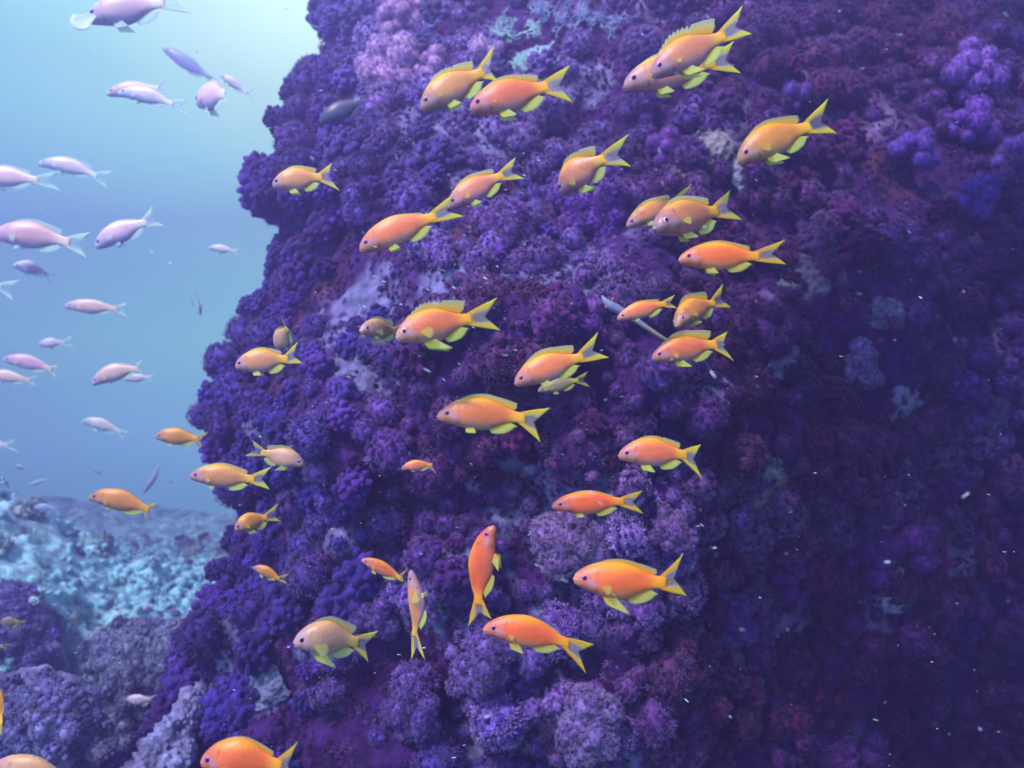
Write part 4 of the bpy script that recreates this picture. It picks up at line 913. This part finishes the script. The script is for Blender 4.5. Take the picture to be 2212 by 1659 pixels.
F('c0r2', (1130, 865), (1255, 650), (1268, 560), (1292, 600), 50, 'g', 'ghost', 'faint long fish standing on its head above the hazy rocks', d=3.2, dors=.08, bend=-.2, pelv=0, up=(-1, .3))
F('c0r2', (112, 648), (205, 664), (246, 640), (242, 684), 42, 'g', 'ghost', 'tiny faint fish right of the tails at the left edge', d=3.4)
F('c0r2', (738, 676), (806, 714), (830, 706), (826, 740), 32, 'g', 'ghost', 'tiny faint fish above the orange fish over the sea bed', d=3.6, pelv=0, pect=0)
F('c0r2', (1328, 755), (1372, 786), (1392, 780), (1386, 802), 26, 'g', 'ghost', 'tiny faint fish right of the one standing on its head', d=3.6, pelv=0, pect=0)
F('c0r2', (1678, 916), (1738, 926), (1762, 916), (1760, 936), 26, 'g', 'ghost', 'tiny faint fish beside the reef under the yellow orange one', d=3.4, pelv=0, pect=0)
F('c0r2', (812, 1034), (858, 1058), (882, 1056), (870, 1078), 28, 'g', 'ghost', 'tiny faint fish just below the belly of the orange one over the sea bed', d=3.5, pelv=0, pect=0)
F('c0r2', (-260, 455), (38, 482), (122, 432), (152, 541), 90, 'l', 'white', 'fish showing only its blurred pale tail at the left edge above the hill', d=2.1)
F('c0r3', (225, 345), (300, 325), (328, 288), (312, 345), 62, 'g', 'ghost', 'small pale fish over the purple boulder at the far lower left', d=1.9)
F('c0r3', (5, 502), (140, 505), (208, 506), (165, 548), 86, 'l', 'olive', 'small greenish fish at the left edge in front of the purple boulder', d=1.6, dors=.05, deep=1.1)
F('c0r3', (-240, 715), (10, 700), (98, 684), (60, 712), 90, 'l', 'olive', 'fish showing only a greenish yellow tail at the lower left edge', d=1.4)
F('c0r3', (1000, 1112), (1180, 1115), (1245, 1080), (1238, 1128), 92, 'l', 'white', 'pale lilac fish inside the dark cleft at the bottom left', d=1.6, dors=.05, bend=-.10, pelv=0)
# --- dark fish lurking on the reef
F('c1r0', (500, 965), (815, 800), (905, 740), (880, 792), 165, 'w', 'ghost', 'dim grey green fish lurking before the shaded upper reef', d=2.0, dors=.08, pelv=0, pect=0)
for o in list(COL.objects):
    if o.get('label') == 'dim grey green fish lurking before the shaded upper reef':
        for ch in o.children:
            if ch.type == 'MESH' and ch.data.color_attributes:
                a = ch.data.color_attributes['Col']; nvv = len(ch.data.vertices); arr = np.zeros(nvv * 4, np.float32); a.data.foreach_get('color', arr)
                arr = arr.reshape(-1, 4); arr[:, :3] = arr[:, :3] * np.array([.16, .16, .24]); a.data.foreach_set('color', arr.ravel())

# slender grey fish (long tube body, pointed snout) behind the small orange one
def slender_fish():
    q = lambda a, b: (1071.4 + a * .2734, 414.7 + b * .2734); d = 1.42; unit = K * d
    path = [(838, 818), (862, 862), (905, 895), (960, 925), (1040, 972), (1130, 1030), (1220, 1090), (1300, 1142), (1372, 1180)]
    rad = [6, 26, 38, 36, 27, 22, 18, 14, 8]
    pts_ = [pt(*q(a, b), d) for a, b in path]; org = pts_[4]
    root = bpy.data.objects.new('slender_fish', None); COL.objects.link(root); root.location = org
    tag(root, 'slender grey fish with an orange eye lying slantwise behind a small orange fish', 'fish')
    v, f = rough_tube([p - org for p in pts_], [r * .2734 * unit for r in rad], seg=24, rows=60, amp=0)
    s = np.clip(np.linalg.norm(v - (pts_[0] - org), axis=1) / np.linalg.norm(pts_[-1] - pts_[0]), 0, 1)
    c = mixc((.24, .27, .40), (.34, .28, .18), sm(s, .35, .9)); mesh('body', v, f, M_FISH, np.concatenate([c, np.ones((len(c), 1))], 1), True, root, np.stack([s * 3, 0 * s, v[:, 2] / unit / 60], 1))
    M_OR = plain('iris_orange', (.9, .16, .03), .2); ev, ef = ICO3
    for a, b in ((872, 908), (925, 846)):
        e = mesh('eye', ev * 11 * .2734 * unit * np.array([1, .6, 1]), ef, M_OR, None, True, root); e.location = pt(*q(a, b), d - .008) - org
        p = mesh('pupil', ev * 5 * .2734 * unit, ef, M_PUP, None, True, e); p.location = (0, -.0016, 0)
    a = np.linspace(0, 1, 9)[:, None]; r = np.linspace(0, 1, 5)[None, :]; dirv = (pts_[-1] - pts_[-2]); dirv /= np.linalg.norm(dirv); nv = np.array([-dirv[2], 0, dirv[0]])
    Pt = (pts_[-1] - org) + dirv * (r[..., None] * 40 * .2734 * unit) + nv * ((a - .5)[..., None] * (.3 + r[..., None]) * 34 * .2734 * unit)
    col = np.zeros((9, 5, 4)); col[..., :3] = (.34, .3, .2); col[..., 3] = .8; fin_solid('tail_fin', Pt, col, M_FIN, root, .0006, a + 0 * r, (0, 1, 0))
slender_fish()

# ------------------------------------------------------------------ drifting specks in the water
b1 = Bag(); n = 600
px = np.concatenate([rng.uniform(560, 2200, 360), rng.normal(1000, 150, 180), rng.uniform(0, 560, 60)]); py = np.concatenate([rng.uniform(0, 1659, 360), rng.normal(560, 150, 180), rng.uniform(0, 1659, 60)])
dd = rng.uniform(.45, 1.35, n);  pos = np.stack([(px - CX) * K * dd, dd, (CY - py) * K * dd], 1)
a = rng.normal(-.25, .35, n); ex_ = np.stack([np.cos(a), rng.normal(0, .3, n), np.sin(a)], 1)
s = rng.uniform(.35, 1.0, n) ** 2 * .00135
b1.add(ICO1, pos, frames(ex_), np.stack([s * .42, s * .42, s * rng.uniform(.8, 3.0, n)], 1), np.array([.75, .80, 1.0])[None] * rng.uniform(.4, 1, (n, 1)), jit=.25)
o = b1.build('plankton_specks', coral_mat('speck', sheen=0, var=.1), smooth=False); tag(o, 'tiny white specks drifting in the water before the reef', 'plankton', kind='stuff')

# ------------------------------------------------------------------ the water itself: even haze round camera and scene
HAZE_DENSITY = .205
hm = bpy.data.materials.new('water_haze'); hm.use_nodes = True; hn = hm.node_tree; hn.nodes.clear()
ho = N(hn, 'ShaderNodeOutputMaterial'); hv = N(hn, 'ShaderNodeVolumePrincipled')
hv.inputs['Density'].default_value = HAZE_DENSITY; hv.inputs['Color'].default_value = (.45, .25, 1.0, 1); hv.inputs['Anisotropy'].default_value = .62
hn.links.new(hv.outputs[0], ho.inputs['Volume'])
x0, x1, y0, y1, z0, z1 = -10.5, 10.5, -1.2, 11.0, -4.2, 2.5
v = np.array([[x, y, z] for x in (x0, x1) for y in (y0, y1) for z in (z0, z1)])
f = np.array([[0, 1, 3, 2], [4, 6, 7, 5], [0, 4, 5, 1], [2, 3, 7, 6], [0, 2, 6, 4], [1, 5, 7, 3]])
o = mesh('haze', v, f, hm, None, False); tag(o, 'blue sea water filling the whole view', kind='stuff')
